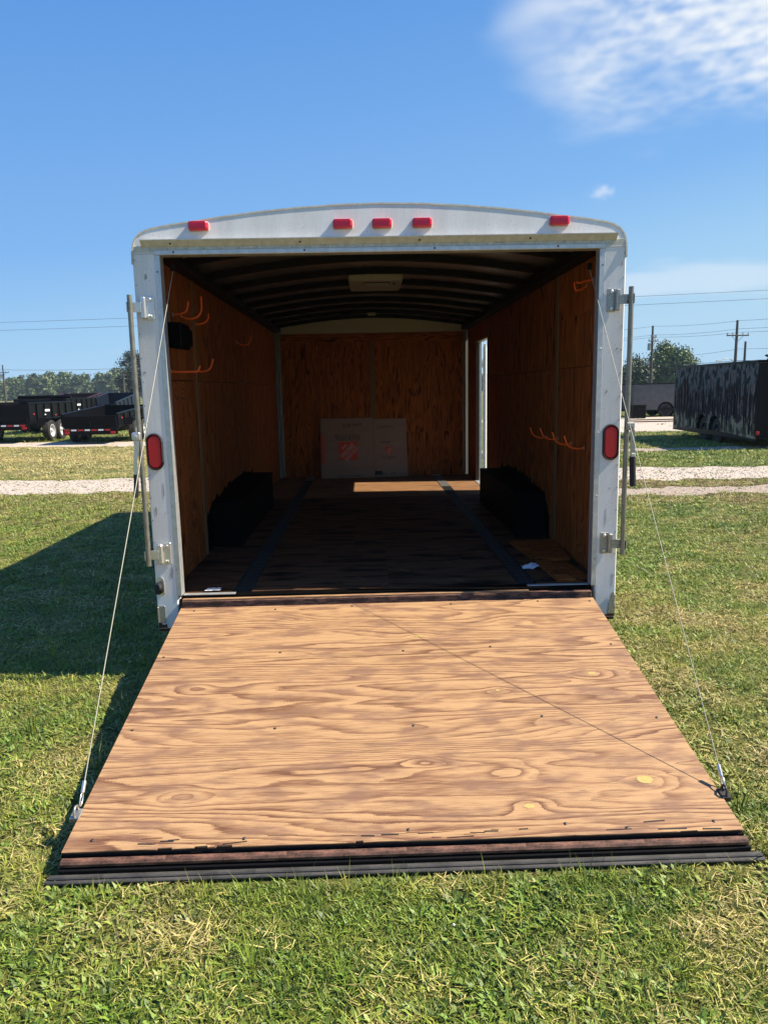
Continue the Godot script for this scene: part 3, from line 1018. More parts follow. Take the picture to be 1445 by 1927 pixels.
func make_interior(T: Node3D) -> void:
	# plywood lining sheets
	var left := [[-0.076, -1.048], [-1.052, -3.498], [-3.502, -5.655]]
	for i in 3:
		var c: Array = left[i]
		ply("plywood_panel", Vector3(-1.246, FLOOR + 0.003, c[1]), Vector3(-INNER, 1.663, c[0]), i % 3, T, true, Vector2(0.9, 0.9) if i == 0 else Vector2(-1, -1))
		ply("plywood_panel", Vector3(-1.246, 1.667, c[1]), Vector3(-INNER + 0.001, 2.322, c[0]), (i + 1) % 3, T)
	var right := [[-0.076, -1.138], [-1.142, -3.408], [-3.412, -4.082]]
	for i in 3:
		var c: Array = right[i]
		ply("plywood_panel", Vector3(INNER, FLOOR + 0.003, c[1]), Vector3(1.246, 1.698, c[0]), (i + 1) % 3, T)
		ply("plywood_panel", Vector3(INNER - 0.001, 1.702, c[1]), Vector3(1.246, 2.322, c[0]), (i + 2) % 3, T)
	ply("plywood_panel", Vector3(INNER, 2.126, -4.928), Vector3(1.246, 2.322, -4.084), 1, T)
	ply("plywood_panel", Vector3(INNER, FLOOR + 0.003, -5.655), Vector3(1.246, 2.322, -4.932), 0, T)
	ply("plywood_panel", Vector3(-1.20, FLOOR + 0.003, -5.69), Vector3(-0.002, 2.30, FRONT), 1, T)
	ply("plywood_panel", Vector3(0.002, FLOOR + 0.003, -5.69), Vector3(1.20, 2.30, FRONT), 2, T)
	ply("plywood_strip", Vector3(-1.18, 2.19, FRONT + 0.001), Vector3(1.18, 2.295, FRONT + 0.011), 0, T, false)
	# battens over the joints
	part("batten", Vector3(-INNER + 0.001, FLOOR + 0.01, -1.078), Vector3(-1.222, 2.318, -1.022), M.batten, T, 0.002)
	part("batten", Vector3(1.222, FLOOR + 0.01, -1.172), Vector3(INNER - 0.001, 2.318, -1.112), M.batten, T, 0.002)
	part("batten", Vector3(-0.034, 0.47, FRONT + 0.001), Vector3(0.034, 2.188, FRONT + 0.012), M.batten, T, 0.002)
	part("door_stud", Vector3(1.224, FLOOR + 0.01, -4.08), Vector3(INNER - 0.001, 2.20, -3.96), M.batten, T, 0.002)
	# pale arched panel above the front wall, steel corner angles
	var arch := PackedVector2Array()
	for q in roof:
		if q.y > 2.37:
			arch.append(Vector2(q.x * 0.965, q.y - 0.055))
	var st := begin()
	var av := PackedVector2Array([Vector2(-1.19, 2.302)])
	for q in arch:
		if q.y > 2.31:
			av.append(q)
	av.append(Vector2(1.19, 2.302))
	prism(st, av, -5.69, FRONT + 0.006)
	build("arched_panel", st, M.beige, T)
	for s in [-1.0, 1.0]:
		st = begin()
		slab(st, Vector3(s * 1.165, FLOOR + 0.02, FRONT + 0.002), Vector3(s * 1.185, 2.29, FRONT + 0.012), 0.003)
		slab(st, Vector3(s * 1.186, FLOOR + 0.02, FRONT + 0.002), Vector3(s * 1.200, 2.29, FRONT + 0.055), 0.003)
		build("corner_angle", st, M.rod, T)
	# floor: plywood sheets laid crosswise, shade put into the rear ones' colour, with two slotted tracks
	var zc := [-0.082, -1.298, -2.517, -3.736, -4.955, -5.69]
	for i in 5:
		for seg in [[-1.242, -0.889], [-0.777, 0.757], [0.869, 1.242]]:
			uv_scale = Vector2(1.0 / 2.4, 1.0 / 1.22)
			uv_off = Vector2(rng.randf(), rng.randf())
			part("floor_sheet", Vector3(seg[0], 0.435, zc[i + 1] + 0.003), Vector3(seg[1], FLOOR, zc[i]), M.floor_sunlit if i > 2 else M.floor, T, 0.001)
	uv_scale = Vector2.ONE
	uv_off = Vector2.ZERO
	part("floor_base", Vector3(-1.24, 0.40, -5.76), Vector3(1.24, 0.432, -0.08), M.black, T)
	for x in [-0.833, 0.813]:
		var tr := part("floor_track", Vector3(x - 0.055, 0.434, -5.6), Vector3(x + 0.055, 0.452, -0.14), M.track, T)
		st = begin()
		for e in [-1.0, 1.0]:
			slab(st, Vector3(x + e * 0.046, 0.4521, -5.6), Vector3(x + e * 0.055, 0.4625, -0.14), 0.0015)
		build("track_lip", st, M.track, tr)
		st = begin()
		for k in 136:
			var z := -0.16 - k * 0.04
			slab(st, Vector3(x - 0.044, 0.4522, z - 0.008), Vector3(x + 0.044, 0.460, z + 0.008))
		var rungs := build("track_rungs", st, M.track, tr)
		rungs.set_meta("kind", "stuff")
		part("track_cover", Vector3(x - 0.054, 0.4608, -5.58), Vector3(x + 0.054, 0.4655, -4.45 if x > 0 else -5.3), M.track_steel, tr)
	# rear sill: bare wood nosing, steel edge, two scraps of flat bar
	var sill := part("rear_sill", Vector3(-1.152, 0.395, -0.08), Vector3(1.152, 0.440, 0.022), M.old_paint_rail, T, 0.004)
	part("sill_edge", Vector3(-1.152, 0.4405, -0.08), Vector3(1.152, 0.462, -0.012), M.black, sill, 0.003)
	part("flat_bar", Vector3(-1.150, 0.4625, -0.052), Vector3(-0.86, 0.4675, -0.018), M.alu, sill, 0.001)
	part("flat_bar", Vector3(0.80, 0.4625, -0.060), Vector3(1.150, 0.4675, -0.030), M.alu, sill, 0.001)
	uv_scale = Vector2(0.5, 0.8)
	part("wood_nosing", Vector3(-1.150, 0.4405, -0.011), Vector3(0.80, 0.449, 0.014), M.ramp, sill, 0.002)
	uv_scale = Vector2.ONE
	# wheel boxes
	part("wheel_box", Vector3(-1.236, FLOOR + 0.001, -3.28), Vector3(-1.035, 0.80, -1.34), M.black, T, 0.004)
	part("wheel_box", Vector3(1.015, FLOOR + 0.001, -3.22), Vector3(1.236, 0.80, -1.45), M.black, T, 0.004)
	# jagged black patch over the lining round the wheel boxes
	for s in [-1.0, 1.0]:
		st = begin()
		var patch_outline := PackedVector2Array()
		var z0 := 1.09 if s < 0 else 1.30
		patch_outline.append(Vector2(z0, FLOOR + 0.004))
		patch_outline.append(Vector2(z0, 0.62))
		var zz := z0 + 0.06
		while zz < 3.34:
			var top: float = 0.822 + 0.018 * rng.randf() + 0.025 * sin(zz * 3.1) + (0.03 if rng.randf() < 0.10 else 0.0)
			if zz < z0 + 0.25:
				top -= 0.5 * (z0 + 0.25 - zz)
			patch_outline.append(Vector2(zz, top))
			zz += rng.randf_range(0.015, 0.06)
		patch_outline.append(Vector2(3.36, FLOOR + 0.004))
		prism(st, patch_outline, 0.0, 0.0015, Transform3D(Basis(Vector3(0, 0, -1), Vector3.UP, Vector3(-s, 0, 0)), Vector3(s * (INNER - 0.0012), 0, 0)))
		build("black_wall_patch", st, M.black, T)
	# ceiling vent
	st = begin()
	var vt := Transform3D(Basis(Vector3(1, 0, 0), Vector3(0, 0, 1), Vector3(0, -1, 0)), Vector3(0.005, 2.50, -2.36))
	prism(st, round_rect(0.44, 0.66, 0.03, 4), 0.0, 0.062, vt, 0.02)
	var vent := build("ceiling_vent", st, M.beige, T)
	part("vent_slot", Vector3(-0.096, 2.432, -2.28), Vector3(0.120, 2.4385, -2.12), M.dark_slot, vent, 0.002)
	st = begin()
	for k in 3:
		slab(st, Vector3(-0.090, 2.428, -2.262 + k * 0.05), Vector3(0.114, 2.434, -2.246 + k * 0.05))
	build("vent_louvre", st, M.beige, vent)
	part("vent_switch", Vector3(0.145, 2.430, -2.22), Vector3(0.165, 2.4385, -2.17), M.dark_slot, vent, 0.002)
	part("ceiling_lamp", Vector3(-0.05, 2.445, -4.92), Vector3(0.05, 2.475, -4.86), M.beige, T, 0.008)
	# orange coated hooks screwed to the lining
	var x := -INNER
	hook("wall_hook", [Vector3(x, 2.05, -0.52), Vector3(x + 0.045, 2.052, -0.52), Vector3(x + 0.085, 2.072, -0.52), Vector3(x + 0.098, 2.125, -0.52)], T)
	hook("wall_hook", [Vector3(x, 2.065, -0.72), Vector3(x + 0.04, 2.045, -0.72), Vector3(x + 0.095, 2.050, -0.72), Vector3(x + 0.130, 2.090, -0.72), Vector3(x + 0.133, 2.175, -0.72)], T)
	hook("wall_hook", [Vector3(x, 2.045, -1.13), Vector3(x + 0.05, 2.050, -1.13), Vector3(x + 0.085, 2.075, -1.13), Vector3(x + 0.092, 2.115, -1.13)], T)
	hook("wall_hook", [Vector3(x, 1.715, -0.40), Vector3(x + 0.06, 1.712, -0.40), Vector3(x + 0.125, 1.712, -0.40), Vector3(x + 0.155, 1.712, -0.40), Vector3(x + 0.172, 1.745, -0.40)], T)
	hook("wall_hook", [Vector3(x, 1.735, -1.03), Vector3(x + 0.05, 1.728, -1.03), Vector3(x + 0.10, 1.745, -1.03), Vector3(x + 0.125, 1.81, -1.03)], T)
	hook("wall_hook", [Vector3(x, 2.03, -2.75), Vector3(x + 0.05, 2.00, -2.75), Vector3(x + 0.11, 2.01, -2.75), Vector3(x + 0.13, 2.075, -2.75)], T)
	x = INNER
	hook("wall_hook", [Vector3(x, 2.175, -0.50), Vector3(x - 0.03, 2.155, -0.50), Vector3(x - 0.065, 2.15, -0.50), Vector3(x - 0.075, 2.195, -0.50)], T)
	hook("wall_hook", [Vector3(x, 2.19, -0.36), Vector3(x - 0.05, 2.182, -0.36), Vector3(x - 0.085, 2.172, -0.36), Vector3(x - 0.10, 2.18, -0.36)], T)
	for z in [[-1.42, 0.0], [-1.10, 0.01], [-0.76, 0.0], [-0.47, -0.005]]:
		var s: float = 0.125
		hook("wall_hook", [Vector3(x, 1.215 + z[1], z[0]), Vector3(x - s * 0.4, 1.21 + z[1], z[0]), Vector3(x - s * 0.8, 1.232 + z[1], z[0]), Vector3(x - s, 1.29 + z[1], z[0])], T)
	# cables that hold the ramp
	for s in [-1.0, 1.0]:
		var a := Vector3(-1.124, 2.247, -0.15) if s < 0 else Vector3(1.145, 2.220, -0.15)
		var b := Vector3(-1.156, 0.137, 1.577) if s < 0 else Vector3(1.166, 0.134, 1.596)
		st = begin()
		var d := (b - a).normalized()
		var line := []
		for i in 9:
			line.append(a.lerp(b - d * 0.06, i / 8.0) + Vector3(0, -0.006 * sin(PI * i / 8.0), 0))
		tube(st, line, 0.0021 if s < 0 else 0.0017, 6)
		var cab := build("ramp_cable", st, M.cable, T)
		st = begin()
		tube(st, [b - d * 0.085, b - d * 0.045], 0.0075, 8)
		var loop := []
		var sd := d.cross(Vector3.RIGHT).normalized()
		for i in 13:
			var an := PI * 2.0 * i / 12.0
			loop.append(b - d * 0.022 + d * cos(an) * 0.024 + sd * sin(an) * 0.012)
		tube(st, loop, 0.003, 5, false)
		build("cable_end", st, M.bright_zinc, cab)
		part("cable_anchor", a - Vector3(0.012, 0.008, 0.012), a + Vector3(0.012, 0.03, 0.012), M.bow, cab, 0.004)

func make_ramp(T: Node3D) -> void:
	var n := Vector3(0, 0.98266556, 0.18538714)
	var d := Vector3(0, -0.18538714, 0.98266556)
	var t := Transform3D(Basis(Vector3.RIGHT, n, d), Vector3(0, 0.412, 0.057))
	var st := begin()                     # frame below the plywood
	slab(st, Vector3(-1.150, -0.060, -0.01), Vector3(1.150, -0.0185, 0.02), 0.004)
	slab(st, Vector3(-1.150, -0.060, 1.71), Vector3(1.150, -0.0185, 1.7455), 0.004)
	for s in [-1.0, 1.0]:
		slab(st, Vector3(s * 1.150, -0.060, 0.021), Vector3(s * 1.12, -0.0185, 1.709), 0.004)
	for x in [-0.6, 0.0, 0.6]:
		slab(st, Vector3(x - 0.02, -0.058, 0.021), Vector3(x + 0.02, -0.0185, 1.709))
	slab(st, Vector3(-1.148, -0.064, -0.01), Vector3(1.148, -0.0605, 1.745))
	var R := build("ramp_door", st, M.bow, T)
	R.transform = t
	# two plywood sheets, top surface at local y 0; their free edges splintered
	for k in 2:
		var edge := PackedVector2Array()
		var z0 := 0.0 if k == 0 else 0.552
		var z1 := 0.549 if k == 0 else 1.750
		edge.append(Vector2(-1.149, z0))
		if k == 0:
			var x0 := -1.12
			while x0 < 1.12:
				edge.append(Vector2(x0, z0 + rng.randf() * 0.005))
				x0 += rng.randf_range(0.02, 0.09)
		edge.append(Vector2(1.149, z0))
		edge.append(Vector2(1.149, z1))
		if k == 1:
			var x1 := 1.13
			while x1 > -1.06:
				var bite := rng.randf() * 0.003
				edge.append(Vector2(x1, z1 - bite))
				if rng.randf() < 0.07:
					var w := rng.randf_range(0.012, 0.07)
					var dp := rng.randf_range(0.003, 0.011)
					edge.append(Vector2(x1 - 0.002, z1 - dp))
					edge.append(Vector2(x1 - w, z1 - dp * 0.8))
					edge.append(Vector2(x1 - w - 0.003, z1 - bite))
					x1 -= w + 0.003
				x1 -= rng.randf_range(0.02, 0.08)
		edge.append(Vector2(-1.149, z1))
		st = begin()
		uv_scale = Vector2(1.0 / 2.32, 1.0 / 1.8127)
		uv_off = Vector2(0.5, 0.0)
		# local frame of the prism: x across, y down the ramp, z up
		prism(st, edge, -0.005, 0.0, Transform3D(Basis(Vector3.RIGHT, Vector3(0, 0, 1), Vector3.UP), Vector3.ZERO), 0.0012)
		build("plywood_sheet", st, M.ramp, R)
		uv_scale = Vector2.ONE
		uv_off = Vector2.ZERO
	part("plywood_core", Vector3(-1.147, -0.0185, 0.003), Vector3(1.147, -0.0052, 1.742), M.core, R)
	# loose splinters along the end
	for i in 26:
		var x := rng.randf_range(-1.1, 1.12)
		var l := rng.randf_range(0.02, 0.10)
		st = begin()
		box(st, Vector3(x, 0.0012, 1.748 - rng.randf_range(0.003, 0.05)), Vector3(l, 0.0022, rng.randf_range(0.0015, 0.005)), 0.0, Basis(Vector3.UP, rng.randfn() * 0.06))
		uv_scale = Vector2(0.4, 0.5)
		build("splinter", st, M.ramp if rng.randf() < 0.5 else M.screw, R)
		uv_scale = Vector2.ONE
	# yellow filler plugs and screw heads
	for q in [[0.904, 1.489, 0.030, 0.020], [0.445, 1.606, 0.020, 0.011], [0.914, 0.767, 0.018, 0.010], [0.459, 0.882, 0.011, 0.006], [0.14, 0.38, 0.022, 0.010]]:
		st = begin()
		var el := PackedVector2Array()
		for i in 14:
			var a := TAU * i / 14.0
			var r := rng.randf_range(0.85, 1.1)
			el.append(Vector2(cos(a) * q[2] * r, sin(a) * q[3] * r))
		prism(st, el, -0.002, 0.0012, Transform3D(Basis(Vector3.RIGHT, Vector3(0, 0, 1), Vector3.UP), Vector3(q[0], 0, q[1])), 0.0005)
		build("filler_plug", st, M.filler, R)
	for q in [[-1.08, 0.03], [-0.62, 0.035], [-0.2, 0.03], [0.35, 0.035], [0.82, 0.03], [1.1, 0.04], [-1.1, 0.5], [-0.55, 0.50], [0.05, 0.52], [0.5, 0.5], [1.09, 0.5], [-1.1, 1.1], [-0.52, 1.12], [0.05, 1.1], [0.62, 1.1], [1.1, 1.1], [-1.08, 1.70], [-0.55, 1.715], [0.02, 1.70], [0.55, 1.71], [0.75, 1.70], [1.08, 1.69]]:
		screw(Vector3(q[0] + rng.randfn() * 0.01, 0.0004, q[1] + rng.randfn() * 0.01), Vector3.UP, M.screw, R, 0.0065)
	# end: painted wood rail, dark steel face, rubber flap on the grass
	part("end_rail", Vector3(-1.149, -0.036, 1.756), Vector3(1.156, -0.014, 1.785), M.old_paint_rail, R, 0.006)
	part("end_face", Vector3(-1.152, -0.068, 1.7465), Vector3(1.160, -0.037, 1.792), M.bow, R, 0.003)
	part("end_flap", Vector3(-1.180, -0.062, 1.7925), Vector3(1.192, -0.050, 1.811), M.flap, R, 0.004)
	part("flap_lip", Vector3(-1.182, -0.067, 1.8115), Vector3(1.194, -0.055, 1.825), M.flap, R, 0.003)
	for s in [-1.0, 1.0]:
		part("edge_rail", Vector3(s * 1.1505, -0.066, 0.0), Vector3(s * 1.1545, -0.022, 1.745), M.bow, R, 0.001)
		st = begin()
		var x: float = s * 1.160
		slab(st, Vector3(x - 0.018, -0.018, 1.55), Vector3(x + 0.018, 0.006, 1.60), 0.003)
		tube(st, [Vector3(x, 0.004, 1.555), Vector3(x, 0.026, 1.560), Vector3(x, 0.034, 1.575), Vector3(x, 0.026, 1.590), Vector3(x, 0.004, 1.595)], 0.0045, 7)
		build("cable_eye", st, M.zinc if s < 0 else M.screw, R)
	# hinge tube along the top
	st = begin()
	for i in 12:
		tube(st, [Vector3(-1.14 + i * 0.19, -0.022, -0.022), Vector3(-1.14 + i * 0.19 + 0.182, -0.022, -0.022)], 0.012, 8)
	build("hinge_tube", st, M.rust, R)

func wheel_mesh(r: float, w: float) -> SurfaceTool:
	var st := begin()
	lathe(st, [Vector2(r * 0.60, -w * 0.42), Vector2(r * 0.80, -w * 0.5), Vector2(r * 0.94, -w * 0.46), Vector2(r, -w * 0.34), Vector2(r, w * 0.34), Vector2(r * 0.94, w * 0.46), Vector2(r * 0.80, w * 0.5), Vector2(r * 0.60, w * 0.42)], Transform3D(Basis(Vector3(0, 0, 1), Vector3(1, 0, 0), Vector3(0, 1, 0)), Vector3.ZERO), 24)
	return st

func rim_mesh(r: float, w: float, side: float) -> SurfaceTool:
	var st := begin()
	var t := Transform3D(Basis(Vector3(0, 0, side), Vector3(side, 0, 0), Vector3(0, 1, 0)), Vector3.ZERO)
	lathe(st, [Vector2(r * 0.62, -w * 0.4), Vector2(r * 0.62, w * 0.44), Vector2(r * 0.55, w * 0.44), Vector2(r * 0.50, w * 0.15), Vector2(r * 0.30, w * 0.05), Vector2(r * 0.22, w * 0.22), Vector2(r * 0.16, w * 0.42), Vector2(0.0, w * 0.46)], t, 18)
	for k in 5:
		var a := TAU * k / 5.0
		lathe(st, [Vector2(r * 0.04, w * 0.0), Vector2(r * 0.04, w * 0.18), Vector2(0.0, w * 0.2)], t * Transform3D(Basis(), Vector3(cos(a) * r * 0.33, 0, sin(a) * r * 0.33)), 6)
	return st

func add_wheel(at: Vector3, side: float, r: float, w: float, rim: Material, parent: Node) -> void:
	var o := build("wheel", wheel_mesh(r, w), M.tyre, parent)
	o.position = at
	build("rim", rim_mesh(r, w, side), rim, o)

func make_running_gear(T: Node3D) -> void:
	for s in [-1.0, 1.0]:
		for z in [-1.86, -2.74]:
			add_wheel(Vector3(s * 1.165, 0.34, z), s, 0.34, 0.20, M.white, T)
		part("frame_rail", Vector3(s * 0.93, 0.28, -5.76), Vector3(s * 1.0, 0.398, -0.09), M.bow, T)
		part("fender_trim", Vector3(s * 1.2875, 0.715, -3.27), Vector3(s * 1.300, 0.76, -1.31), M.alu, T, 0.003)
	for z in [-1.86, -2.74]:
		var st := begin()
		tube(st, [Vector3(-1.06, 0.30, z), Vector3(1.06, 0.30, z)], 0.038, 8)
		build("axle", st, M.bow, T)

func make_trailer_contents() -> void:
	# flattened moving box leaning on the front wall
	var B := thing("cardboard_box", "flattened brown cardboard box with orange square print leaning on the front wall", "cardboard box", Vector3(-0.12, FLOOR, -5.50), 0.0)
	B.rotation = Vector3(-0.20, 0.015, 0)
	var st := begin()
	slab(st, Vector3(-0.562, 0.0, -0.012), Vector3(0.118, 0.782, 0.0), 0.003)
	build("wide_panel", st, M.cardboard, B)
	st = begin()
	slab(st, Vector3(0.1215, 0.006, -0.012), Vector3(0.553, 0.765, -0.001), 0.003)
	build("narrow_panel", st, M.cardboard, B)
	st = begin()
	slab(st, Vector3(-0.575, 0.01, -0.030), Vector3(0.54, 0.77, -0.014), 0.003)
	build("back_panel", st, M.cardboard, B)
	part("orange_band", Vector3(-0.561, 0.20, 0.0), Vector3(-0.520, 0.57, 0.0012), M.print_orange, B)
	print_square(B, Vector3(-0.215, 0.355, 0.0), 0.236)
	print_square(B, Vector3(0.316, 0.350, -0.001), 0.086)
	text_on(B, "Moving Box", Vector3(-0.215, 0.545, 0.0), 0.046, 0.0)
	text_on(B, "medium size", Vector3(-0.215, 0.508, 0.0), 0.040, 0.0)
	text_on(B, "Fragile", Vector3(0.315, 0.262, -0.001), 0.040, 0.0)
	text_on(B, "CONTENTS", Vector3(0.27, 0.655, -0.001), 0.034, 0.0)
	text_on(B, "ROOM", Vector3(0.27, 0.455, -0.001), 0.030, 0.0)
	text_on(B, "Handle with care", Vector3(0.33, 0.045, -0.001), 0.040, 0.0)
	part("print_block", Vector3(0.128, 0.035, -0.001), Vector3(0.225, 0.085, 0.0004), M.ink, B)
	text_on(B, "kitchen", Vector3(-0.15, 0.69, 0.0), 0.055, 0.12)
	for y in [0.025]:
		part("print_line", Vector3(-0.36, y, 0.0), Vector3(-0.05, y + 0.008, 0.0012), M.ink, B)
	# scrap boards on the floor by the right wall
	var bd := begin()
	uv_scale = Vector2(0.5, 0.8)
	prism(bd, PackedVector2Array([Vector2(-0.095, 0.56), Vector2(0.10, 0.56), Vector2(0.10, -0.50), Vector2(0.06, -0.56), Vector2(-0.095, -0.555)]), 0.0, 0.019, Transform3D(Basis(Vector3.RIGHT, Vector3(0, 0, 1), Vector3.UP), Vector3.ZERO), 0.002)
	var b1 := build("scrap_board", bd, M.wall_0)
	b1.transform = Transform3D(Basis(Vector3.UP, 0.0), Vector3(1.055, FLOOR + 0.002, -0.66)) * Transform3D(Basis(Vector3.UP, 0.06), Vector3.ZERO)
	tag(b1, "long plywood offcut with a clipped corner lying on the trailer floor at right", "board")
	bd = begin()
	prism(bd, PackedVector2Array([Vector2(-0.13, 0.30), Vector2(0.08, 0.30), Vector2(0.08, -0.30), Vector2(-0.13, -0.28)]), 0.0, 0.016, Transform3D(Basis(Vector3.RIGHT, Vector3(0, 0, 1), Vector3.UP), Vector3.ZERO), 0.002)
	var b2 := build("scrap_board", bd, M.wall_1)
	b2.transform = Transform3D(Basis(Vector3.UP, -0.10), Vector3(1.135, FLOOR + 0.022, -0.86))
	tag(b2, "short plywood offcut resting on top of the longer board by the wall", "board")
	uv_scale = Vector2.ONE
	# papers
	paper_scrap("crumpled white paper lying beside the boards on the trailer floor", Vector3(0.93, FLOOR + 0.003, -0.485), 0.075, 0.045, 0.7, 0.014)
	paper_scrap("flat white paper scrap at the left end of the rear sill", Vector3(-1.0, FLOOR + 0.008, -0.115), 0.042, 0.030, 0.1, 0.003)
	# black case on a strap
	var C := thing("hanging_case", "black case hanging from a strap on the left plywood wall", "case", Vector3(-1.234, 1.84, -0.45))
	st = begin()
	prism(st, PackedVector2Array([Vector2(0.0, 0.012), Vector2(0.09, 0.0), Vector2(0.098, 0.012), Vector2(0.098, 0.132), Vector2(0.09, 0.146), Vector2(0.0, 0.148)]), -0.06, 0.15, Transform3D(), 0.004)
	prism(st, PackedVector2Array([Vector2(0.0, 0.02), Vector2(0.07, 0.015), Vector2(0.094, 0.03), Vector2(0.094, 0.12), Vector2(0.07, 0.135), Vector2(0.0, 0.135)]), -0.061, -0.16, Transform3D(), 0.02)
	build("case_body", st, M.black, C)
	part("strap", Vector3(0.001, 0.13, 0.02), Vector3(0.006, 0.26, 0.055), M.zinc, C, 0.001)
	part("seam", Vector3(0.092, 0.01, 0.1505), Vector3(0.0945, 0.135, 0.1525), M.track, C)
	# straws blown onto the floor
	st = begin()
	for i in 16:
		var p := Vector3(rng.randf_range(-0.95, 1.0), FLOOR + 0.004, -0.15 - absf(rng.randfn()) * 0.5)
		var a := rng.randf() * TAU
		var l := rng.randf_range(0.02, 0.09)
		tube(st, [p, p + Vector3(cos(a) * l * 0.5, 0.004, sin(a) * l * 0.5 + 0.004), p + Vector3(cos(a) * l, 0.001, sin(a) * l)], 0.0012, 4)
	var sw := build("straw_litter", st, mat(lin(0.22, 0.15, 0.08), 0.8))
	sw.set_meta("kind", "stuff")
	tag(sw, "dry straw stalks scattered over the dark trailer floor", "litter")

func paper_scrap(label: String, at: Vector3, a: float, b: float, turn: float, rough: float) -> void:
	var st := begin()
	var g := []
	for i in 7:
		for j in 6:
			g.append(Vector3((i / 3.0 - 1.0) * a * (1.0 + 0.12 * rng.randfn()), rough * rng.randf(), (j / 2.5 - 1.0) * b * (1.0 + 0.1 * rng.randfn())))
	for i in 6:
		for j in 5:
			var q := i * 6 + j
			for f in [[q, q + 1, q + 7], [q, q + 7, q + 6]]:
				var n: Vector3 = (g[f[2]] - g[f[0]]).cross(g[f[1]] - g[f[0]]).normalized()
				if n.y < 0.0:
					n = -n
				tri(st, g[f[0]], g[f[1]], g[f[2]], n)
	var o := build("paper_scrap", st, M.paper)
	o.position = at
	o.rotation.y = turn
	tag(o, label, "paper")

func letters(text: String, height: float, m: Material, parent: Node, called: String, bold := true) -> MeshInstance3D:
	var tm := TextMesh.new()
	var f := SystemFont.new()
	f.font_names = PackedStringArray(["Droid Sans"])
	f.font_weight = 700 if bold else 400
	tm.font = f
	tm.font_size = 24
	tm.pixel_size = height / 17.5
	tm.depth = 0.0008
	tm.curve_step = 4.0
	tm.text = text
	var o := MeshInstance3D.new()
	o.name = called
	var n := 0
	while parent.has_node(NodePath(o.name)):
		n += 1
		o.name = "%s_%03d" % [called, n]
	o.mesh = tm
	o.material_override = m
	parent.add_child(o, true)
	return o

func text_on(parent: Node, text: String, at: Vector3, height: float, turn: float) -> void:
	var o := letters(text, height, M.ink, parent, "lettering", false)
	o.position = at + Vector3(0, 0, 0.0006)
	o.rotation.z = turn

# orange square with slanted pale stencil lettering
func print_square(parent: Node, at: Vector3, size: float) -> void:
	var o := part("orange_square", at - Vector3(size / 2, size / 2, 0), at + Vector3(size / 2, size / 2, 0.0012), M.print_orange, parent)
	var rows := [["THE", 0.30, 0.15], ["HOME", 0.02, 0.25], ["DEPOT", -0.27, 0.22]]
	var dir := Vector2(cos(PI / 4), sin(PI / 4))
	for r in rows:
		var l := letters(r[0], size * r[2], M.print_cream, o, "stencil_lettering")
		l.rotation.z = PI / 4
		l.position = at + Vector3(-dir.y * r[1] * size, dir.x * r[1] * size, 0.0018)

# ------------------------------------------------------------------ trailers parked across the field

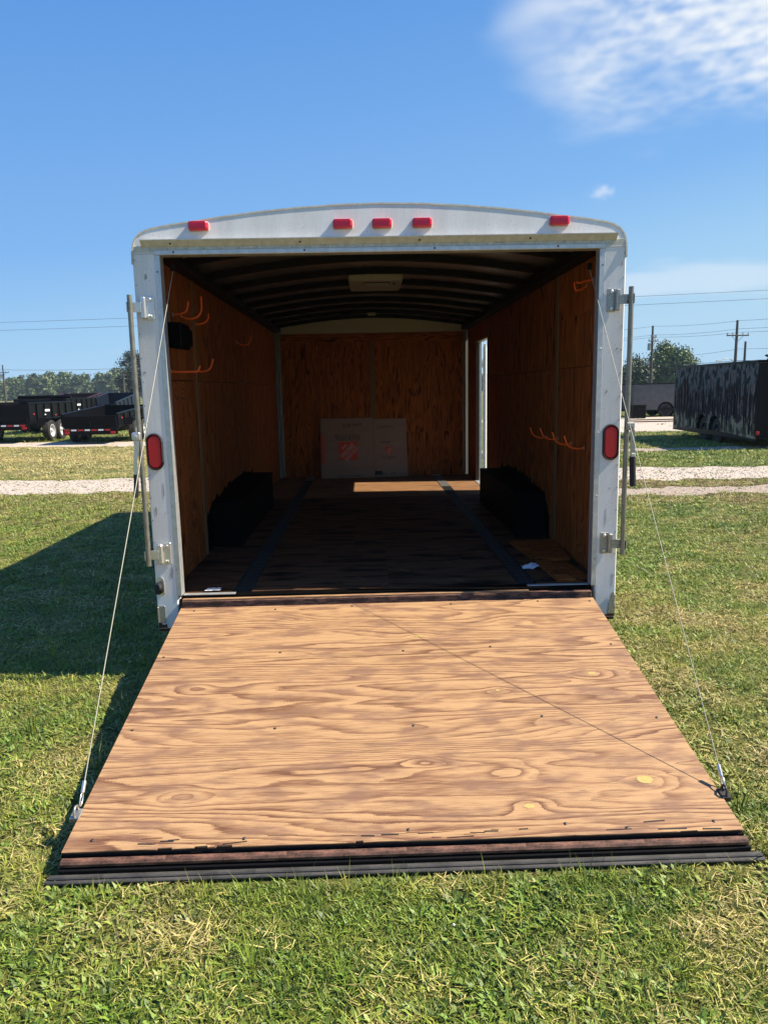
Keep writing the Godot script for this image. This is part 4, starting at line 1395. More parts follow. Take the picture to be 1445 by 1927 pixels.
func dump_trailer(label: String, at: Vector3, turn: float, w: float, length: float, base: float, wall: float, tilt: float, paint: Material, group: String, tape_rear := true, roll := false) -> void:
	var T := thing("dump_trailer", label, "trailer", at, turn, group)
	var hw := w * 0.5
	# chassis
	var st := begin()
	for s in [-1.0, 1.0]:
		slab(st, Vector3(s * (hw * 0.55), base - 0.16, -length), Vector3(s * (hw * 0.55 + 0.08), base - 0.02, -0.05), 0.01)
	for i in 5:
		slab(st, Vector3(-hw * 0.54, base - 0.14, -0.3 - i * length / 5.2 - 0.05), Vector3(hw * 0.54, base - 0.04, -0.3 - i * length / 5.2 + 0.05))
	build("chassis", st, M.trailer_black, T)
	st = begin()
	tube(st, [Vector3(-hw * 0.55, base - 0.1, -length), Vector3(0, base - 0.12, -length - 1.3)], 0.05, 6)
	tube(st, [Vector3(hw * 0.55, base - 0.1, -length), Vector3(0, base - 0.12, -length - 1.3)], 0.05, 6)
	tube(st, [Vector3(0, 0.02, -length - 1.0), Vector3(0, base + 0.25, -length - 1.0)], 0.04, 6)
	build("tongue", st, M.trailer_black, T)
	# the bed, hinged at its rear lower edge
	st = begin()
	slab(st, Vector3(-hw, 0.0, -length), Vector3(hw, 0.07, 0.0), 0.01)
	var bed := build("bed", st, paint, T)
	bed.transform = Transform3D(Basis(Vector3.RIGHT, tilt), Vector3(0, base, 0))
	for s in [-1.0, 1.0]:
		st = begin()
		slab(st, Vector3(s * hw, 0.071, -length), Vector3(s * (hw - 0.025), wall, -0.002))
		slab(st, Vector3(s * (hw + 0.035), wall - 0.002, -length), Vector3(s * (hw - 0.045), wall + 0.055, 0.0), 0.01)
		for i in 7:
			var z := -0.04 - (length - 0.10) * i / 6.0
			slab(st, Vector3(s * (hw + 0.001), 0.072, z - 0.035), Vector3(s * (hw + 0.045), wall - 0.003, z + 0.035), 0.008)
		build("side_wall", st, paint, bed)
	part("front_wall", Vector3(-hw + 0.026, 0.071, -length), Vector3(hw - 0.026, wall + 0.04, -length + 0.03), paint, bed, 0.004)
	for s in [-1.0, 1.0]:
		st = begin()
		slab(st, Vector3(s * 0.006, 0.072, 0.001), Vector3(s * (hw - 0.03), wall - 0.02, 0.035), 0.006)
		slab(st, Vector3(s * 0.10, 0.12, 0.0355), Vector3(s * (hw - 0.12), 0.15, 0.05), 0.004)
		slab(st, Vector3(s * 0.10, wall - 0.12, 0.0355), Vector3(s * (hw - 0.12), wall - 0.09, 0.05), 0.004)
		build("gate_leaf", st, paint, bed)
	# rear beam with tape, lamps
	var beam := part("rear_beam", Vector3(-hw, base - 0.20, 0.005), Vector3(hw, base - 0.005, 0.06), M.trailer_black, T, 0.008)
	if tape_rear:
		var x := -hw + 0.06
		var red := true
		while x < hw - 0.25:
			part("reflective_strip", Vector3(x, base - 0.075, 0.061), Vector3(x + 0.17, base - 0.025, 0.063), M.tape_red if red else M.tape_white, beam)
			x += 0.215
			red = not red
	for s in [-1.0, 1.0]:
		part("rear_lamp", Vector3(s * (hw - 0.22), base - 0.17, 0.061), Vector3(s * (hw - 0.06), base - 0.10, 0.075), M.red_deep, beam, 0.005)
	for s in [-1.0, 1.0]:
		st = begin()
		var z0 := -length * 0.45
		slab(st, Vector3(s * (hw - 0.02), 0.80, z0 - 0.95), Vector3(s * (hw + 0.26), 0.83, z0 + 0.95), 0.01)
		box(st, Vector3(s * (hw + 0.12), 0.71, z0 + 1.03), Vector3(0.28, 0.02, 0.28), 0.0, Basis(Vector3.RIGHT, 0.9))
		box(st, Vector3(s * (hw + 0.12), 0.71, z0 - 1.03), Vector3(0.28, 0.02, 0.28), 0.0, Basis(Vector3.RIGHT, -0.9))
		build("fender", st, M.trailer_black, T)
		for z in [z0 - 0.43, z0 + 0.43]:
			add_wheel(Vector3(s * (hw + 0.12), 0.37, z), s, 0.37, 0.24, M.rim_silver, T)
		for k in 3:
			part("side_marker", Vector3(s * (hw + 0.046), base + 0.30 - k * 0.04, -0.4 - k * 0.9), Vector3(s * (hw + 0.052), base + 0.34 - k * 0.04, -0.28 - k * 0.9), M.tape_white if k == 1 else M.tape_red, T)
	part("warning_plate", Vector3(hw + 0.046, base + wall - 0.28, -length * 0.42), Vector3(hw + 0.050, base + wall - 0.20, -length * 0.42 + 0.40), M.tape_white, T)
	if roll:
		st = begin()
		tube(st, [Vector3(-hw - 0.05, base + wall + 0.12, -0.5), Vector3(hw + 0.05, base + wall + 0.12, -0.5)], 0.075, 10)
		build("tarp_roll", st, M.trailer_black, T)

func box_trailer(label: String, at: Vector3, turn: float, w: float, length: float, low: float, top: float, side: Material, dark: Material, wheels: Array, group := "", vee := 0.0, vent := false, spin_uv := false) -> Node3D:
	var T := thing("box_trailer", label, "trailer", at, turn, group)
	var hw := w * 0.5
	for s in [-1.0, 1.0]:
		var st := begin()
		if spin_uv:
			uv_scale = Vector2(1.0 / length, 1.0 / (top - low))
			uv_off = Vector2(1.0, top / (top - low))
		# wall with arches cut over the wheels
		var pl := PackedVector2Array([Vector2(0, low)])
		for z in wheels:
			for k in 9:
				var a := PI - PI * k / 8.0
				pl.append(Vector2(-z + cos(a) * 0.405, maxf(low + 0.001, 0.33 + sin(a) * 0.405)))
		pl.append(Vector2(length, low))
		pl.append(Vector2(length, top))
		pl.append(Vector2(0, top))
		prism(st, pl, 0.0, 0.03, Transform3D(Basis(Vector3(0, 0, -1), Vector3.UP, Vector3(s, 0, 0)), Vector3(s * (hw - 0.03), 0, 0)))
		build("side_wall", st, side, T)
		uv_scale = Vector2.ONE
		uv_off = Vector2.ZERO
		part("top_rail", Vector3(s * (hw - 0.05), top - 0.001, -length), Vector3(s * (hw + 0.012), top + 0.05, 0.0), dark, T, 0.008)
		part("lower_rail", Vector3(s * (hw - 0.04), low - 0.05, -length), Vector3(s * (hw + 0.01), low - 0.001, 0.0), dark, T, 0.004)
		for z in wheels:
			add_wheel(Vector3(s * (hw - 0.16), 0.33, z), s, 0.33, 0.2, M.rim_dark if dark == M.trailer_black else M.rim_silver, T)
	for s in [-1.0, 1.0]:
		part("wheel_well", Vector3(s * (hw - 0.30), low + 0.07, wheels[wheels.size() - 1] - 0.45), Vector3(s * (hw - 0.33), 0.85, wheels[0] + 0.45), M.trailer_black, T)
	part("floor", Vector3(-hw + 0.03, low, -length), Vector3(hw - 0.03, low + 0.06, 0.0), M.trailer_black, T)
	var rear := part("rear_door", Vector3(-hw + 0.001, low + 0.06, -0.03), Vector3(hw - 0.001, top - 0.002, 0.012), dark, T, 0.004)
	part("door_bar", Vector3(hw * 0.72, low + 0.1, 0.013), Vector3(hw * 0.72 + 0.03, top - 0.1, 0.04), M.zinc, rear, 0.004)
	for s in [-1.0, 1.0]:
		part("rear_lamp", Vector3(s * (hw - 0.10), low + 0.10, 0.013), Vector3(s * (hw - 0.02), low + 0.18, 0.03), M.red_deep, rear, 0.005)
	part("reflective_strip", Vector3(hw * 0.2, low + 0.95, 0.013), Vector3(hw * 0.55, low + 1.03, 0.015), M.tape_white, rear)
	var st := begin()
	slab(st, Vector3(-hw, top + 0.045, -length), Vector3(hw, top + 0.06, 0.0), 0.004)
	build("roof", st, dark, T)
	st = begin()
	if vee > 0.0:
		prism(st, PackedVector2Array([Vector2(-hw + 0.002, length - 0.02), Vector2(hw - 0.002, length - 0.02), Vector2(0.10, length + vee), Vector2(-0.10, length + vee)]), low, top, Transform3D(Basis(Vector3.RIGHT, Vector3(0, 0, -1), Vector3.UP), Vector3.ZERO), 0.01)
	else:
		slab(st, Vector3(-hw + 0.002, low, -length - 0.02), Vector3(hw - 0.002, top, -length + 0.001))
	build("front_wall", st, side if not spin_uv else dark, T)
	st = begin()
	for s in [-1.0, 1.0]:
		tube(st, [Vector3(s * hw * 0.6, low - 0.03, -length + 0.2), Vector3(0, low - 0.05, -length - vee - 1.0)], 0.045, 6)
	tube(st, [Vector3(0, 0.0, -length - vee - 0.6), Vector3(0, low + 0.3, -length - vee - 0.6)], 0.035, 6)
	build("tongue", st, M.trailer_black, T)
	if vent:
		st = begin()
		box(st, Vector3(0.1, top + 0.10, -1.2), Vector3(0.5, 0.08, 0.5), 0.02)
		box(st, Vector3(0.1, top + 0.16, -1.25), Vector3(0.56, 0.05, 0.5), 0.015, Basis(Vector3.RIGHT, 0.2))
		build("roof_vent", st, M.trailer_black, T)
	return T

func streaked() -> ImageTexture:
	var w := 1024
	var h := 512
	var a := noise_img(w, h, 0.020, 71, 4, 1, 14)
	var b := noise_img(w, h, 0.050, 72, 3, 1, 26)
	var c := noise_img(w, h, 0.016, 73, 4, 1, 2)
	var e := noise_img(w, h, 0.20, 74, 2, 1, 3)
	var px := PackedByteArray()
	px.resize(w * h * 3)
	for y in h:
		var v := y / float(h)
		for x in w:
			var i := y * w + x
			var na := a[i] * 0.00392
			var nb := b[i] * 0.00392
			var nc := c[i] * 0.00392
			var ne := e[i] * 0.00392
			# torn vinyl: grey film at the top, black below it with runs, tan sheet along the hem
			var topb := 0.24 + 0.55 * (na - 0.42) + 0.25 * (nb - 0.5)
			var lowb := 0.75 + 0.50 * (nb - 0.5) + 0.22 * (nc - 0.5)
			var o := Color(0.010, 0.010, 0.012)
			if v < topb:
				o = Color(0.130, 0.138, 0.142).lerp(Color(0.022, 0.030, 0.032), smoothstep(0.45, 0.68, nc))
				if nc < 0.36:
					o = o.lerp(Color(0.12, 0.07, 0.06), 0.6)
			elif v > lowb:
				o = Color(0.40, 0.32, 0.19).lerp(Color(0.17, 0.12, 0.07), smoothstep(0.4, 0.62, nc))
				if nb < 0.40 and v < 0.95:
					o = Color(0.018, 0.016, 0.015)
			elif nb > 0.63 and v > 0.2:
				o = Color(0.20, 0.16, 0.14).lerp(Color(0.05, 0.04, 0.04), smoothstep(0.3, 0.7, nc))
			elif nc > 0.60:
				o = Color(0.035, 0.02, 0.018)
			var f := 0.75 + 0.5 * ne
			o = Color(o.r * f, o.g * f, o.b * f).linear_to_srgb()
			px[i * 3] = int(clampf(o.r * 255.0, 0, 255))
			px[i * 3 + 1] = int(clampf(o.g * 255.0, 0, 255))
			px[i * 3 + 2] = int(clampf(o.b * 255.0, 0, 255))
	return ImageTexture.create_from_image(Image.create_from_data(w, h, false, Image.FORMAT_RGB8, px))

func make_field_trailers() -> void:
	M.trailer_black = mat(lin(0.004, 0.004, 0.0045), 0.4)
	M.trailer_black.metallic_specular = 0.25
	M.trailer_maroon = mat(lin(0.040, 0.010, 0.009), 0.45)
	M.trailer_blue = mat(lin(0.005, 0.010, 0.020), 0.45)
	M.tape_white = mat(lin(0.75, 0.75, 0.75), 0.4)
	M.tape_red = mat(lin(0.45, 0.02, 0.02), 0.4)
	M.rim_silver = mat(lin(0.62, 0.62, 0.62), 0.4, 0.3)
	M.rim_dark = mat(lin(0.02, 0.02, 0.02), 0.5)
	M.rim_dark.metallic = 0.2
	M.grey_sheet = textured(mottle(256, 81, 0.03, 4, lin(0.050, 0.052, 0.058), lin(0.085, 0.087, 0.093)), 0.4, 0.0, 0.4)
	M.streaks = textured(streaked(), 0.8)
	M.streaks.metallic_specular = 0.15
	var g := "black dump trailers parked across the field"
	dump_trailer("tall sided black dump trailer nearest the left edge with taped rear beam", Vector3(-12.45, 0, -21.4), 0.0, 2.05, 3.9, 0.66, 0.66, 0.0, M.trailer_black, g)
	dump_trailer("black dump trailer with a rolled tarp, behind the tall sided one at left", Vector3(-13.6, 0, -27.5), 0.0, 2.1, 3.6, 0.70, 0.72, 0.0, M.trailer_black, g, false, true)
	dump_trailer("low sided black dump trailer with taped rear beam beside the left post", Vector3(-8.95, 0, -20.2), 0.0, 1.75, 4.0, 0.52, 0.42, 0.055, M.trailer_black, g)
	dump_trailer("maroon ribbed dump trailer with its bed tipped up, in the row behind", Vector3(-14.95, 0, -32.2), 0.0, 1.95, 3.8, 0.55, 0.66, 0.115, M.trailer_maroon, "", false)
	dump_trailer("dark blue dump trailer with its bed tipped up, right of the maroon one", Vector3(-12.75, 0, -32.0), 0.0, 1.6, 3.8, 0.55, 0.62, 0.125, M.trailer_blue, "", false)
	box_trailer("black enclosed trailer with torn streaked vinyl on its side, at right", Vector3(10.05, 0, -13.2), deg_to_rad(-3.2), 2.0, 5.4, 0.25, 2.03, M.streaks, M.trailer_black, [-2.35, -3.20], "", 0.0, true, true)
	box_trailer("dark grey enclosed trailer parked on the gravel yard behind the streaked one", Vector3(17.3, 0, -32.4), deg_to_rad(88.0), 2.0, 4.5, 0.36, 1.56, M.grey_sheet, M.trailer_black, [-2.1, -2.95], "", 0.5)
	box_trailer("white enclosed trailer beside the grey one, half hidden by the right post", Vector3(11.7, 0, -33.6), deg_to_rad(10.0), 1.7, 3.6, 0.36, 1.60, M.white, M.white_old, [-1.6], "", 0.3)
	box_trailer("small white enclosed trailer far off, seen through the side doorway", Vector3(6.8, 0, -42.5), deg_to_rad(80.0), 1.8, 3.4, 0.55, 1.35, M.white, M.white_old, [-1.6])
	# black toolbox standing by the grey trailer
	var st := begin()
	box(st, Vector3(0, 0.30, 0), Vector3(0.62, 0.56, 0.5), 0.02)
	box(st, Vector3(0, 0.61, 0), Vector3(0.66, 0.07, 0.54), 0.02)
	box(st, Vector3(0, 0.45, 0.26), Vector3(0.12, 0.05, 0.03), 0.005)
	var tb := build("tool_box", st, M.trailer_black)
	tb.position = Vector3(12.55, 0.0, -30.4)
	tag(tb, "black toolbox standing in front of the grey enclosed trailer's nose", "toolbox")
	# steel bars lying on the yard
	for k in 2:
		st = begin()
		box(st, Vector3.ZERO, Vector3(2.6, 0.035, 0.04), 0.005)
		box(st, Vector3(0, 0.022, 0), Vector3(2.6, 0.01, 0.07), 0.002)
		var b := build("steel_bar", st, M.rust)
		b.position = Vector3(12.6 - 0.6 * k, 0.03, -28.4 + 1.6 * k)
		b.rotation.y = 0.03
		tag(b, ["rusty steel bar on the gravel yard, the one farther from the camera", "rusty steel bar on the gravel yard, the one nearer the camera"][k], "steel bar")

# ------------------------------------------------------------------ utility poles and wires

func pole(label: String, at: Vector3, height: float, arms: Array, can := false, lamp := false) -> void:
	var T := thing("utility_pole", label, "utility pole", at)
	var st := begin()
	lathe(st, [Vector2(0.17, -0.3), Vector2(0.15, height * 0.5), Vector2(0.115, height), Vector2(0.0, height + 0.04)], Transform3D(), 10)
	build("post", st, M.pole_wood, T)
	for a in arms:                        # [height, half length, turn]
		st = begin()
		var b := Basis(Vector3.UP, a[2])
		box(st, Vector3(0, a[0], 0) + b * Vector3(0, 0, 0.17), Vector3(a[1] * 2.0, 0.13, 0.10), 0.015, b)
		for s in [-1.0, 1.0]:
			tube(st, [b * Vector3(s * a[1] * 0.55, 0, 0.17) + Vector3(0, a[0], 0), Vector3(0, a[0] - 0.7, 0.12)], 0.02, 5)
		var arm := build("crossarm", st, M.pole_wood, T)
		for q in [-0.92, -0.45, 0.45, 0.92]:
			st = begin()
			lathe(st, [Vector2(0.03, 0.0), Vector2(0.03, 0.07), Vector2(0.075, 0.09), Vector2(0.05, 0.14), Vector2(0.07, 0.16), Vector2(0.0, 0.22)], Transform3D(Basis(), Vector3(0, a[0] + 0.06, 0) + b * Vector3(q * a[1], 0, 0.17)), 8)
			build("insulator", st, M.insulator, arm)
	if can:
		st = begin()
		lathe(st, [Vector2(0.0, 0.0), Vector2(0.21, 0.02), Vector2(0.21, 0.75), Vector2(0.16, 0.82), Vector2(0.0, 0.83)], Transform3D(Basis(), Vector3(-0.36, height * 0.66, 0.05)), 12)
		build("transformer", st, M.zinc, T)
	if lamp:
		st = begin()
		tube(st, [Vector3(-0.1, height * 0.46, 0), Vector3(-0.7, height * 0.52, 0.1), Vector3(-1.5, height * 0.50, 0.2)], 0.03, 6)
		box(st, Vector3(-1.75, height * 0.485, 0.2), Vector3(0.6, 0.10, 0.24), 0.03)
		build("street_lamp", st, M.zinc, T)

func wire(label: String, pts: Array, sag: float, r := 0.018) -> void:
	var st := begin()
	var line := []
	for k in pts.size() - 1:
		for i in 12:
			var t := i / 12.0
			line.append(pts[k].lerp(pts[k + 1], t) - Vector3(0, sag * 4.0 * t * (1.0 - t), 0))
	line.append(pts[pts.size() - 1])
	tube(st, line, r, 5)
	tag(build("power_line", st, M.wire), label, "power line", "overhead wires")

func make_poles() -> void:
	M.pole_wood = textured(mottle(256, 83, 0.05, 4, lin(0.060, 0.046, 0.036), lin(0.12, 0.10, 0.085), lin(0.03, 0.02, 0.02), 0.1, 1, 5), 0.85, 0.0, 0.8)
	M.insulator = mat(lin(0.10, 0.09, 0.085), 0.4)
	M.wire = mat(lin(0.07, 0.07, 0.075), 0.6)
	pole("wooden utility pole in front of the trees at right, with a stack of small brackets", Vector3(33.93, 0, -84.64), 8.3, [[7.0, 0.45, 0.5], [6.55, 0.75, 0.4]], true)
	pole("wooden utility pole with a wide crossarm and street lamp, above the streaked trailer", Vector3(37.71, 0, -72.07), 7.75, [[6.25, 1.25, 0.15]], false, true)
	pole("short bare wooden pole right of the crossarm pole", Vector3(43.0, 0, -80.6), 6.1, [])
	pole("wooden utility pole with a transformer at the left edge of the view", Vector3(-64.1, 0, -131.6), 7.1, [[5.8, 1.0, 0.2]], true)
	pole("thin utility pole rising from the wood beside the white trailer's left post", Vector3(-36.3, 0, -110.3), 4.6, [[4.3, 0.5, 0.0]])
	pole("wooden utility pole seen through the side doorway", Vector3(13.6, 0, -84.9), 5.4, [[4.6, 0.7, 0.3]], true)
	wire("higher of the two long wires that pass behind the white trailer roof", [Vector3(-60, 7.75, -76), Vector3(-29.87, 7.59, -59.3), Vector3(25.87, 7.36, -44.43), Vector3(45, 7.4, -39)], 0.12, 0.011)
	wire("lower of the two long wires that pass behind the white trailer roof", [Vector3(-60, 7.05, -76), Vector3(-29.93, 6.95, -59.28), Vector3(25.89, 6.83, -44.41), Vector3(45, 6.9, -39)], 0.12, 0.011)
	var p1 := Vector3(33.93, 0, -84.64)
	var p2 := Vector3(37.71, 0, -72.07)
	var p0 := Vector3(22, 0, -96)
	var p3 := Vector3(46, 0, -56)
	var k := 0
	for q in [[8.25, 7.7, "topmost wire between the two big right poles"], [7.25, 6.9, "second wire from the top between the two big right poles"], [7.0, 6.55, "third wire from the top between the two big right poles"], [4.6, 4.9, "slanting service wire below the crossarm pole at right"], [3.9, 3.75, "upper of the low bundled wires behind the right tree"], [3.5, 3.35, "lower of the low bundled wires behind the right tree"]]:
		wire(q[2], [p0 + Vector3(0, q[0] - 0.3, 0), p1 + Vector3(0.15, q[0], 0.2), p2 + Vector3(0.15, q[1], 0.2), p3 + Vector3(0, q[1] - 0.2, 0)], 0.15, 0.015 if k < 4 else 0.024)
		k += 1
	wire("single wire crossing the sky from the left edge pole to the wood", [Vector3(-90, 6.6, -140), Vector3(-64.1, 6.3, -131.5), Vector3(-36.3, 5.4, -110.2), Vector3(-20, 5.6, -90)], 0.15, 0.025)
	wire("lower wire from the left edge pole, over the treetops", [Vector3(-90, 4.0, -140), Vector3(-64.1, 3.6, -131.5), Vector3(-40.3, 3.5, -118.0)], 0.1, 0.025)

# ------------------------------------------------------------------ trees

func crown_mesh(clumps: Array, leaves: int, size: float, tone: Color, flat := 0.0) -> Mesh:
	var st := begin()
	for c in clumps:                      # [centre, radius]
		var hue := rng.randf_range(0.75, 1.25)
		for i in leaves:
			var o: Vector3 = Vector3(rng.randfn(), rng.randfn() * (1.0 - flat * 0.6), rng.randfn()) * c[1] * 0.45
			var p: Vector3 = c[0] + o
			var n := (o.normalized() * 0.6 + Vector3(rng.randfn(), rng.randfn() + 0.5, rng.randfn()) * 0.7).normalized()
			var u := n.cross(Vector3(rng.randfn(), rng.randfn(), rng.randfn())).normalized()
			var v := n.cross(u)
			var s := size * rng.randf_range(0.6, 1.3)
			var f := hue * rng.randf_range(0.75, 1.25)
			st.set_color(Color(tone.r * f, tone.g * f, tone.b * f))
			for q in [[-1.0, 0.0], [0.0, 0.5], [1.0, 0.0], [-1.0, 0.0], [1.0, 0.0], [0.0, -0.5]]:
				st.set_normal(n)
				st.add_vertex(p + (u * q[0] + v * q[1]) * s)
	return st.commit()

func limbs(st: SurfaceTool, h: float, r: float, clumps: Array, first: float) -> void:
	lathe(st, [Vector2(r * 1.5, -0.1), Vector2(r, h * 0.12), Vector2(r * 0.75, h * 0.5), Vector2(r * 0.2, h * 0.95)], Transform3D(), 8)
	for c in clumps:
		var y0 := clampf(c[0].y * 0.75, h * first, h * 0.85)
		tube(st, [Vector3(0, y0, 0), Vector3(c[0].x * 0.5, lerpf(y0, c[0].y, 0.6), c[0].z * 0.5), c[0]], r * 0.22, 5)

func tree_clumps(h: float, spread: float, low: float, n: int, cone := 0.0) -> Array:
	var out := []
	for i in n:
		var t := (i + rng.randf()) / n
		var y := lerpf(low, h, t)
		var w := spread * (sin(PI * clampf(0.18 + 0.78 * t, 0.0, 1.0)) if cone == 0.0 else (1.05 - t))
		var a := rng.randf() * TAU
		var d := w * sqrt(rng.randf()) * 0.95
		out.append([Vector3(cos(a) * d, y, sin(a) * d), spread * rng.randf_range(0.26, 0.5) * (1.0 if cone == 0.0 else (1.1 - 0.7 * t))])
	return out

func make_trees() -> void:
	M.bark = mat(lin(0.075, 0.055, 0.042), 0.9)
	M.leaf = mat(Color.WHITE, 0.6)
	M.leaf.vertex_color_use_as_albedo = true
	M.leaf.backlight_enabled = true
	M.leaf.backlight = Color(0.22, 0.26, 0.10)
	# [label, kind, position, height, spread]
	for t in [["broad leafy tree behind the pole at right, its top the highest", "leafy", Vector3(42.0, 0, -101.0), 6.6, 2.9], ["leafy tree on the right of the tallest one, behind the streaked trailer", "leafy", Vector3(43.9, 0, -99.5), 5.7, 2.3], ["dark dense tree left of the pole, behind the grey trailer", "dark", Vector3(37.6, 0, -100.0), 4.6, 2.5], ["small round tree between the right post and the pole", "dark", Vector3(53.5, 0, -150.0), 4.4, 2.6], ["dark pine reaching past the white trailer's left post", "pine", Vector3(-40.5, 0, -130.0), 8.4, 3.9]]:
		var T := thing("pine_tree" if t[1] == "pine" else "leafy_tree", t[0], "tree", t[2])
		var cl := tree_clumps(t[3], t[4], t[3] * (0.22 if t[1] != "pine" else 0.28), 44)
		var st := begin()
		limbs(st, t[3], 0.20, cl, 0.2)
		build("trunk", st, M.bark, T)
		var tone: Color = {"leafy": Color(0.125, 0.175, 0.055), "dark": Color(0.060, 0.095, 0.036), "pine": Color(0.024, 0.038, 0.018)}[t[1]]
		var o := MeshInstance3D.new()
		o.name = "crown"
		o.mesh = crown_mesh(cl, 190, 0.19, tone, 0.6 if t[1] == "pine" else 0.0)
		o.material_override = M.leaf
		T.add_child(o, true)
	# the far wood closing the field: one mass of trees
	var kinds := []
	for k in 3:
		var h := 10.0
		var cl := tree_clumps(h, 3.4, 1.5, 26, 1.0 if k == 2 else 0.0)
		kinds.append(crown_mesh(cl, 46, 0.55, [Color(0.085, 0.130, 0.045), Color(0.105, 0.145, 0.050), Color(0.055, 0.090, 0.038)][k]))
	for k in 3:
		var xf := []
		var cols := PackedColorArray()
		for i in 330:
			var d := rng.randf_range(290.0, 370.0)
			var a := deg_to_rad(rng.randf_range(-62.0, 62.0))
			var left := a < 0.0
			var s := (rng.randf_range(0.75, 1.08) if left else rng.randf_range(0.5, 0.8)) * lerpf(1.0, 0.62, smoothstep(-21.5, -30.0, rad_to_deg(a)))
			xf.append(Transform3D(Basis(Vector3.UP, rng.randf() * TAU).scaled_local(Vector3(s * 1.15, s, s * 1.15)), Vector3(sin(a) * d, -0.5, 4.0 - cos(a) * d)))
			var f := rng.randf_range(0.8, 1.2)
			cols.append(Color(f, f, f * rng.randf_range(0.85, 1.1)))
		scatter("far_wood", kinds[k], M.leaf, xf, cols, ["far line of mid green broadleaf trees closing off the field", "far line of lighter yellow green trees closing off the field", "far line of dark pointed trees closing off the field"][k], "wood")

# ------------------------------------------------------------------ grass

func blade(st: SurfaceTool, root: Vector3, dir: Vector3, lean: float, length: float, width: float, bend: float) -> void:
	var side := dir.cross(Vector3.UP).normalized() * width * 0.5
	var p0 := root
	var d1 := (Vector3.UP * cos(lean) + dir * sin(lean)).normalized()
	var l2 := lean + bend
	var d2 := (Vector3.UP * cos(l2) + dir * sin(l2)).normalized()
	var p1 := p0 + d1 * length * 0.5
	var p2 := p1 + d2 * length * 0.5
	p2.y = maxf(p2.y, 0.004)
	var n := d1.cross(side).normalized()
	if n.y < 0.0:
		n = -n
	for v in [p0 - side, p1 - side * 0.8, p1 + side * 0.8, p0 - side, p1 + side * 0.8, p0 + side, p1 - side * 0.8, p2, p1 + side * 0.8]:
		st.set_normal(n)
		st.add_vertex(v)

func tuft(kind: int) -> Mesh:
	var st := begin()
	if kind <= 2:                         # fine mown grass
		for i in 11:
			var a := rng.randf() * TAU
			var r := sqrt(rng.randf()) * 0.035
			blade(st, Vector3(cos(a) * r, -0.003, sin(a) * r), Vector3(cos(a + rng.randfn() * 0.9), 0, sin(a + rng.randfn() * 0.9)).normalized(), rng.randf_range(0.35, 1.30), rng.randf_range(0.020, 0.050), rng.randf_range(0.0026, 0.0044), rng.randf_range(0.1, 0.9))
	elif kind == 3:                       # low broad leaves
		for i in 7:
			var a := rng.randf() * TAU
			var r := sqrt(rng.randf()) * 0.035
			blade(st, Vector3(cos(a) * r, 0.004, sin(a) * r), Vector3(cos(a), 0, sin(a)), rng.randf_range(0.5, 1.2), rng.randf_range(0.016, 0.030), rng.randf_range(0.007, 0.012), rng.randf_range(0.2, 0.7))
	elif kind == 4:                       # thatch lying flat
		for i in 9:
			var a := rng.randf() * TAU
			var r := sqrt(rng.randf()) * 0.05
			blade(st, Vector3(cos(a) * r, 0.004 + rng.randf() * 0.012, sin(a) * r), Vector3(cos(rng.randf() * TAU), 0, sin(rng.randf() * TAU)).normalized(), rng.randf_range(1.25, 1.6), rng.randf_range(0.02, 0.055), rng.randf_range(0.002, 0.0034), rng.randf_range(-0.15, 0.15))
	else:                                 # long uncut blades
		for i in 7:
			var a := rng.randf() * TAU
			blade(st, Vector3(cos(a), 0, sin(a)) * 0.012, Vector3(cos(a), 0, sin(a)), rng.randf_range(0.05, 0.5), rng.randf_range(0.08, 0.17), rng.randf_range(0.003, 0.005), rng.randf_range(0.1, 0.8))
	return st.commit()

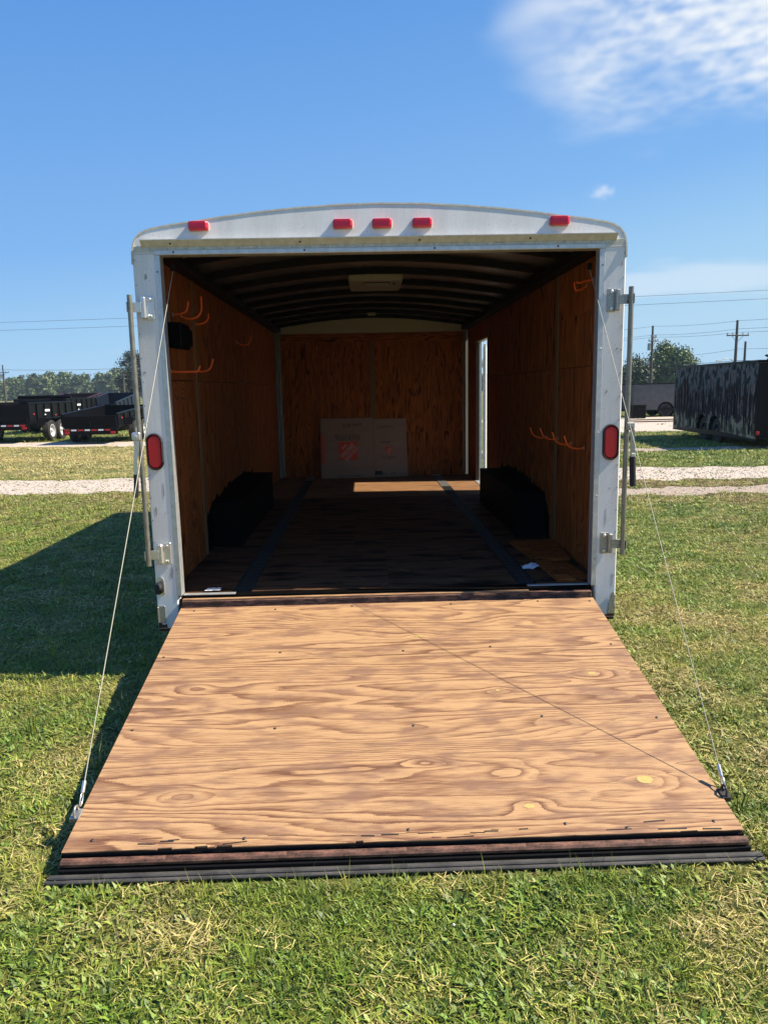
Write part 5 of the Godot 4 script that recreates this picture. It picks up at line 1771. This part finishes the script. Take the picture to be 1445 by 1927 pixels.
func make_grass() -> void:
	var gm := mat(Color.WHITE, 0.55)
	gm.vertex_color_use_as_albedo = true
	gm.backlight_enabled = true
	gm.backlight = Color(0.36, 0.38, 0.13)
	var kinds := []
	var xf := []
	var cols := []
	for k in 6:
		kinds.append(tuft(k))
		xf.append([])
		cols.append(PackedColorArray())
	var cam := Vector2(-0.1045, 4.0528)
	# [near, far, tufts per square metre, size]
	for ring in [[1.5, 3.4, 2900.0, 0.95], [3.4, 6.0, 1800.0, 1.0], [6.0, 10.0, 800.0, 1.2], [10.0, 16.0, 300.0, 1.6], [16.0, 27.0, 70.0, 2.6], [27.0, 45.0, 14.0, 4.5]]:
		var span := deg_to_rad(124.0)
		var area: float = 0.5 * span * (ring[1] * ring[1] - ring[0] * ring[0])
		for i in int(area * ring[2]):
			var d := sqrt(rng.randf_range(ring[0] * ring[0], ring[1] * ring[1]))
			var a := rng.randf_range(-0.5, 0.5) * span
			if absf(a) > 0.61 and rng.randf() < (0.45 if d < 16.0 else 0.7):
				continue                  # sparser beyond the sides of the view
			var x := cam.x + sin(a) * d
			var z := cam.y - cos(a) * d
			if absf(x) < 1.20 and z < 1.86 and z > -5.9:
				continue
			if absf(x) < 1.3 and z <= 0.0 and z > -5.9:
				continue
			if on_gravel(x, z) and rng.randf() > 0.03:
				continue
			var dry := dryness(x, z)
			var k := rng.randi() % 3
			var q := rng.randf()
			var weeds: float = LN[0].get_noise_2d(x * 3.0 + 40.0, z * 3.0)
			if q < 0.20 + 0.35 * weeds:
				k = 3
			elif q > 0.97 - 0.20 * dry:
				k = 4
			elif q > 0.50 and q < 0.504 and d < 10.0:
				k = 5
			if x < 0.0 and z < -10.2 and z > -19.5 and rng.randf() < 0.55 * dry:
				k = 4
			var s: float = ring[3] * rng.randf_range(0.7, 1.3)
			var shift := rng.randf_range(0.5, 1.45)
			var t := clampf(dry + rng.randfn() * 0.16, 0.0, 1.0)
			if k == 4:
				t = clampf(t + 0.45, 0.45, 1.0)
			var c := turf_color(t, shift, z > -8.5 and k != 4)
			if k == 3:
				c = Color(c.r * 0.72, c.g * 0.86, c.b * 0.85)
			xf[k].append(Transform3D(Basis(Vector3.UP, rng.randf() * TAU).scaled_local(Vector3(s, s * rng.randf_range(0.8, 1.15), s)), Vector3(x, 0, z)))
			cols[k].append(c)
	var kindname := ["fine_grass", "fine_grass", "fine_grass", "broad_leaf_weeds", "dry_thatch", "long_grass"]
	var says := ["short mown green grass covering the field, upright blades", "short mown green grass covering the field, leaning blades", "short mown green grass covering the field, curled blades", "low broad leaved weeds growing through the mown grass", "dry straw coloured clippings lying in the mown grass", "longer uncut green blades standing above the mown grass"]
	for k in 6:
		scatter(kindname[k], kinds[k], gm, xf[k], cols[k], says[k], "grass")
	# tall blades along the edge of the ramp
	var ex := []
	var ec := PackedColorArray()
	for i in 60:
		var x := rng.randf_range(-1.25, 1.3)
		var z := 1.885 + absf(rng.randfn()) * 0.035
		if rng.randf() < 0.35:
			var side := -1.0 if rng.randf() < 0.5 else 1.0
			x = side * rng.randf_range(1.2, 1.27)
			z = rng.randf_range(0.05, 1.86)
		var s := rng.randf_range(0.35, 0.75) * (1.5 if rng.randf() < 0.06 else 1.0)
		ex.append(Transform3D(Basis(Vector3.UP, rng.randf() * TAU).scaled_local(Vector3(s, s, s)), Vector3(x, 0, z)))
		ec.append(turf_color(rng.randf_range(0.0, 0.5), rng.randf_range(0.8, 1.3)))
	scatter("ramp_edge_grass", kinds[5], gm, ex, ec, "longer green grass blades left unmown along the ramp edge", "grass")
	# clover heads
	var fl := begin()
	lathe(fl, [Vector2(0.0, 0.0), Vector2(0.006, 0.002), Vector2(0.0075, 0.007), Vector2(0.004, 0.012), Vector2(0.0, 0.013)], Transform3D(), 7)
	var fx := []
	while fx.size() < 110:
		var x := rng.randf_range(-4.5, 4.5)
		var z := rng.randf_range(-4.0, 2.2)
		if absf(x) > 1.32 or z > 1.9:
			if LN[0].get_noise_2d(x * 2.0 - 20.0, z * 2.0) > 0.0 or rng.randf() < 0.12:
				var s := rng.randf_range(0.4, 0.75)
				fx.append(Transform3D(Basis.from_euler(Vector3(rng.randfn() * 0.4, rng.randf() * TAU, rng.randfn() * 0.4)).scaled_local(Vector3(s, s, s)), Vector3(x, rng.randf_range(0.02, 0.045), z)))
	scatter("clover_flowers", fl.commit(), mat(lin(0.72, 0.72, 0.66), 0.8), fx, PackedColorArray(), "tiny white clover flowers dotted through the grass", "flowers")
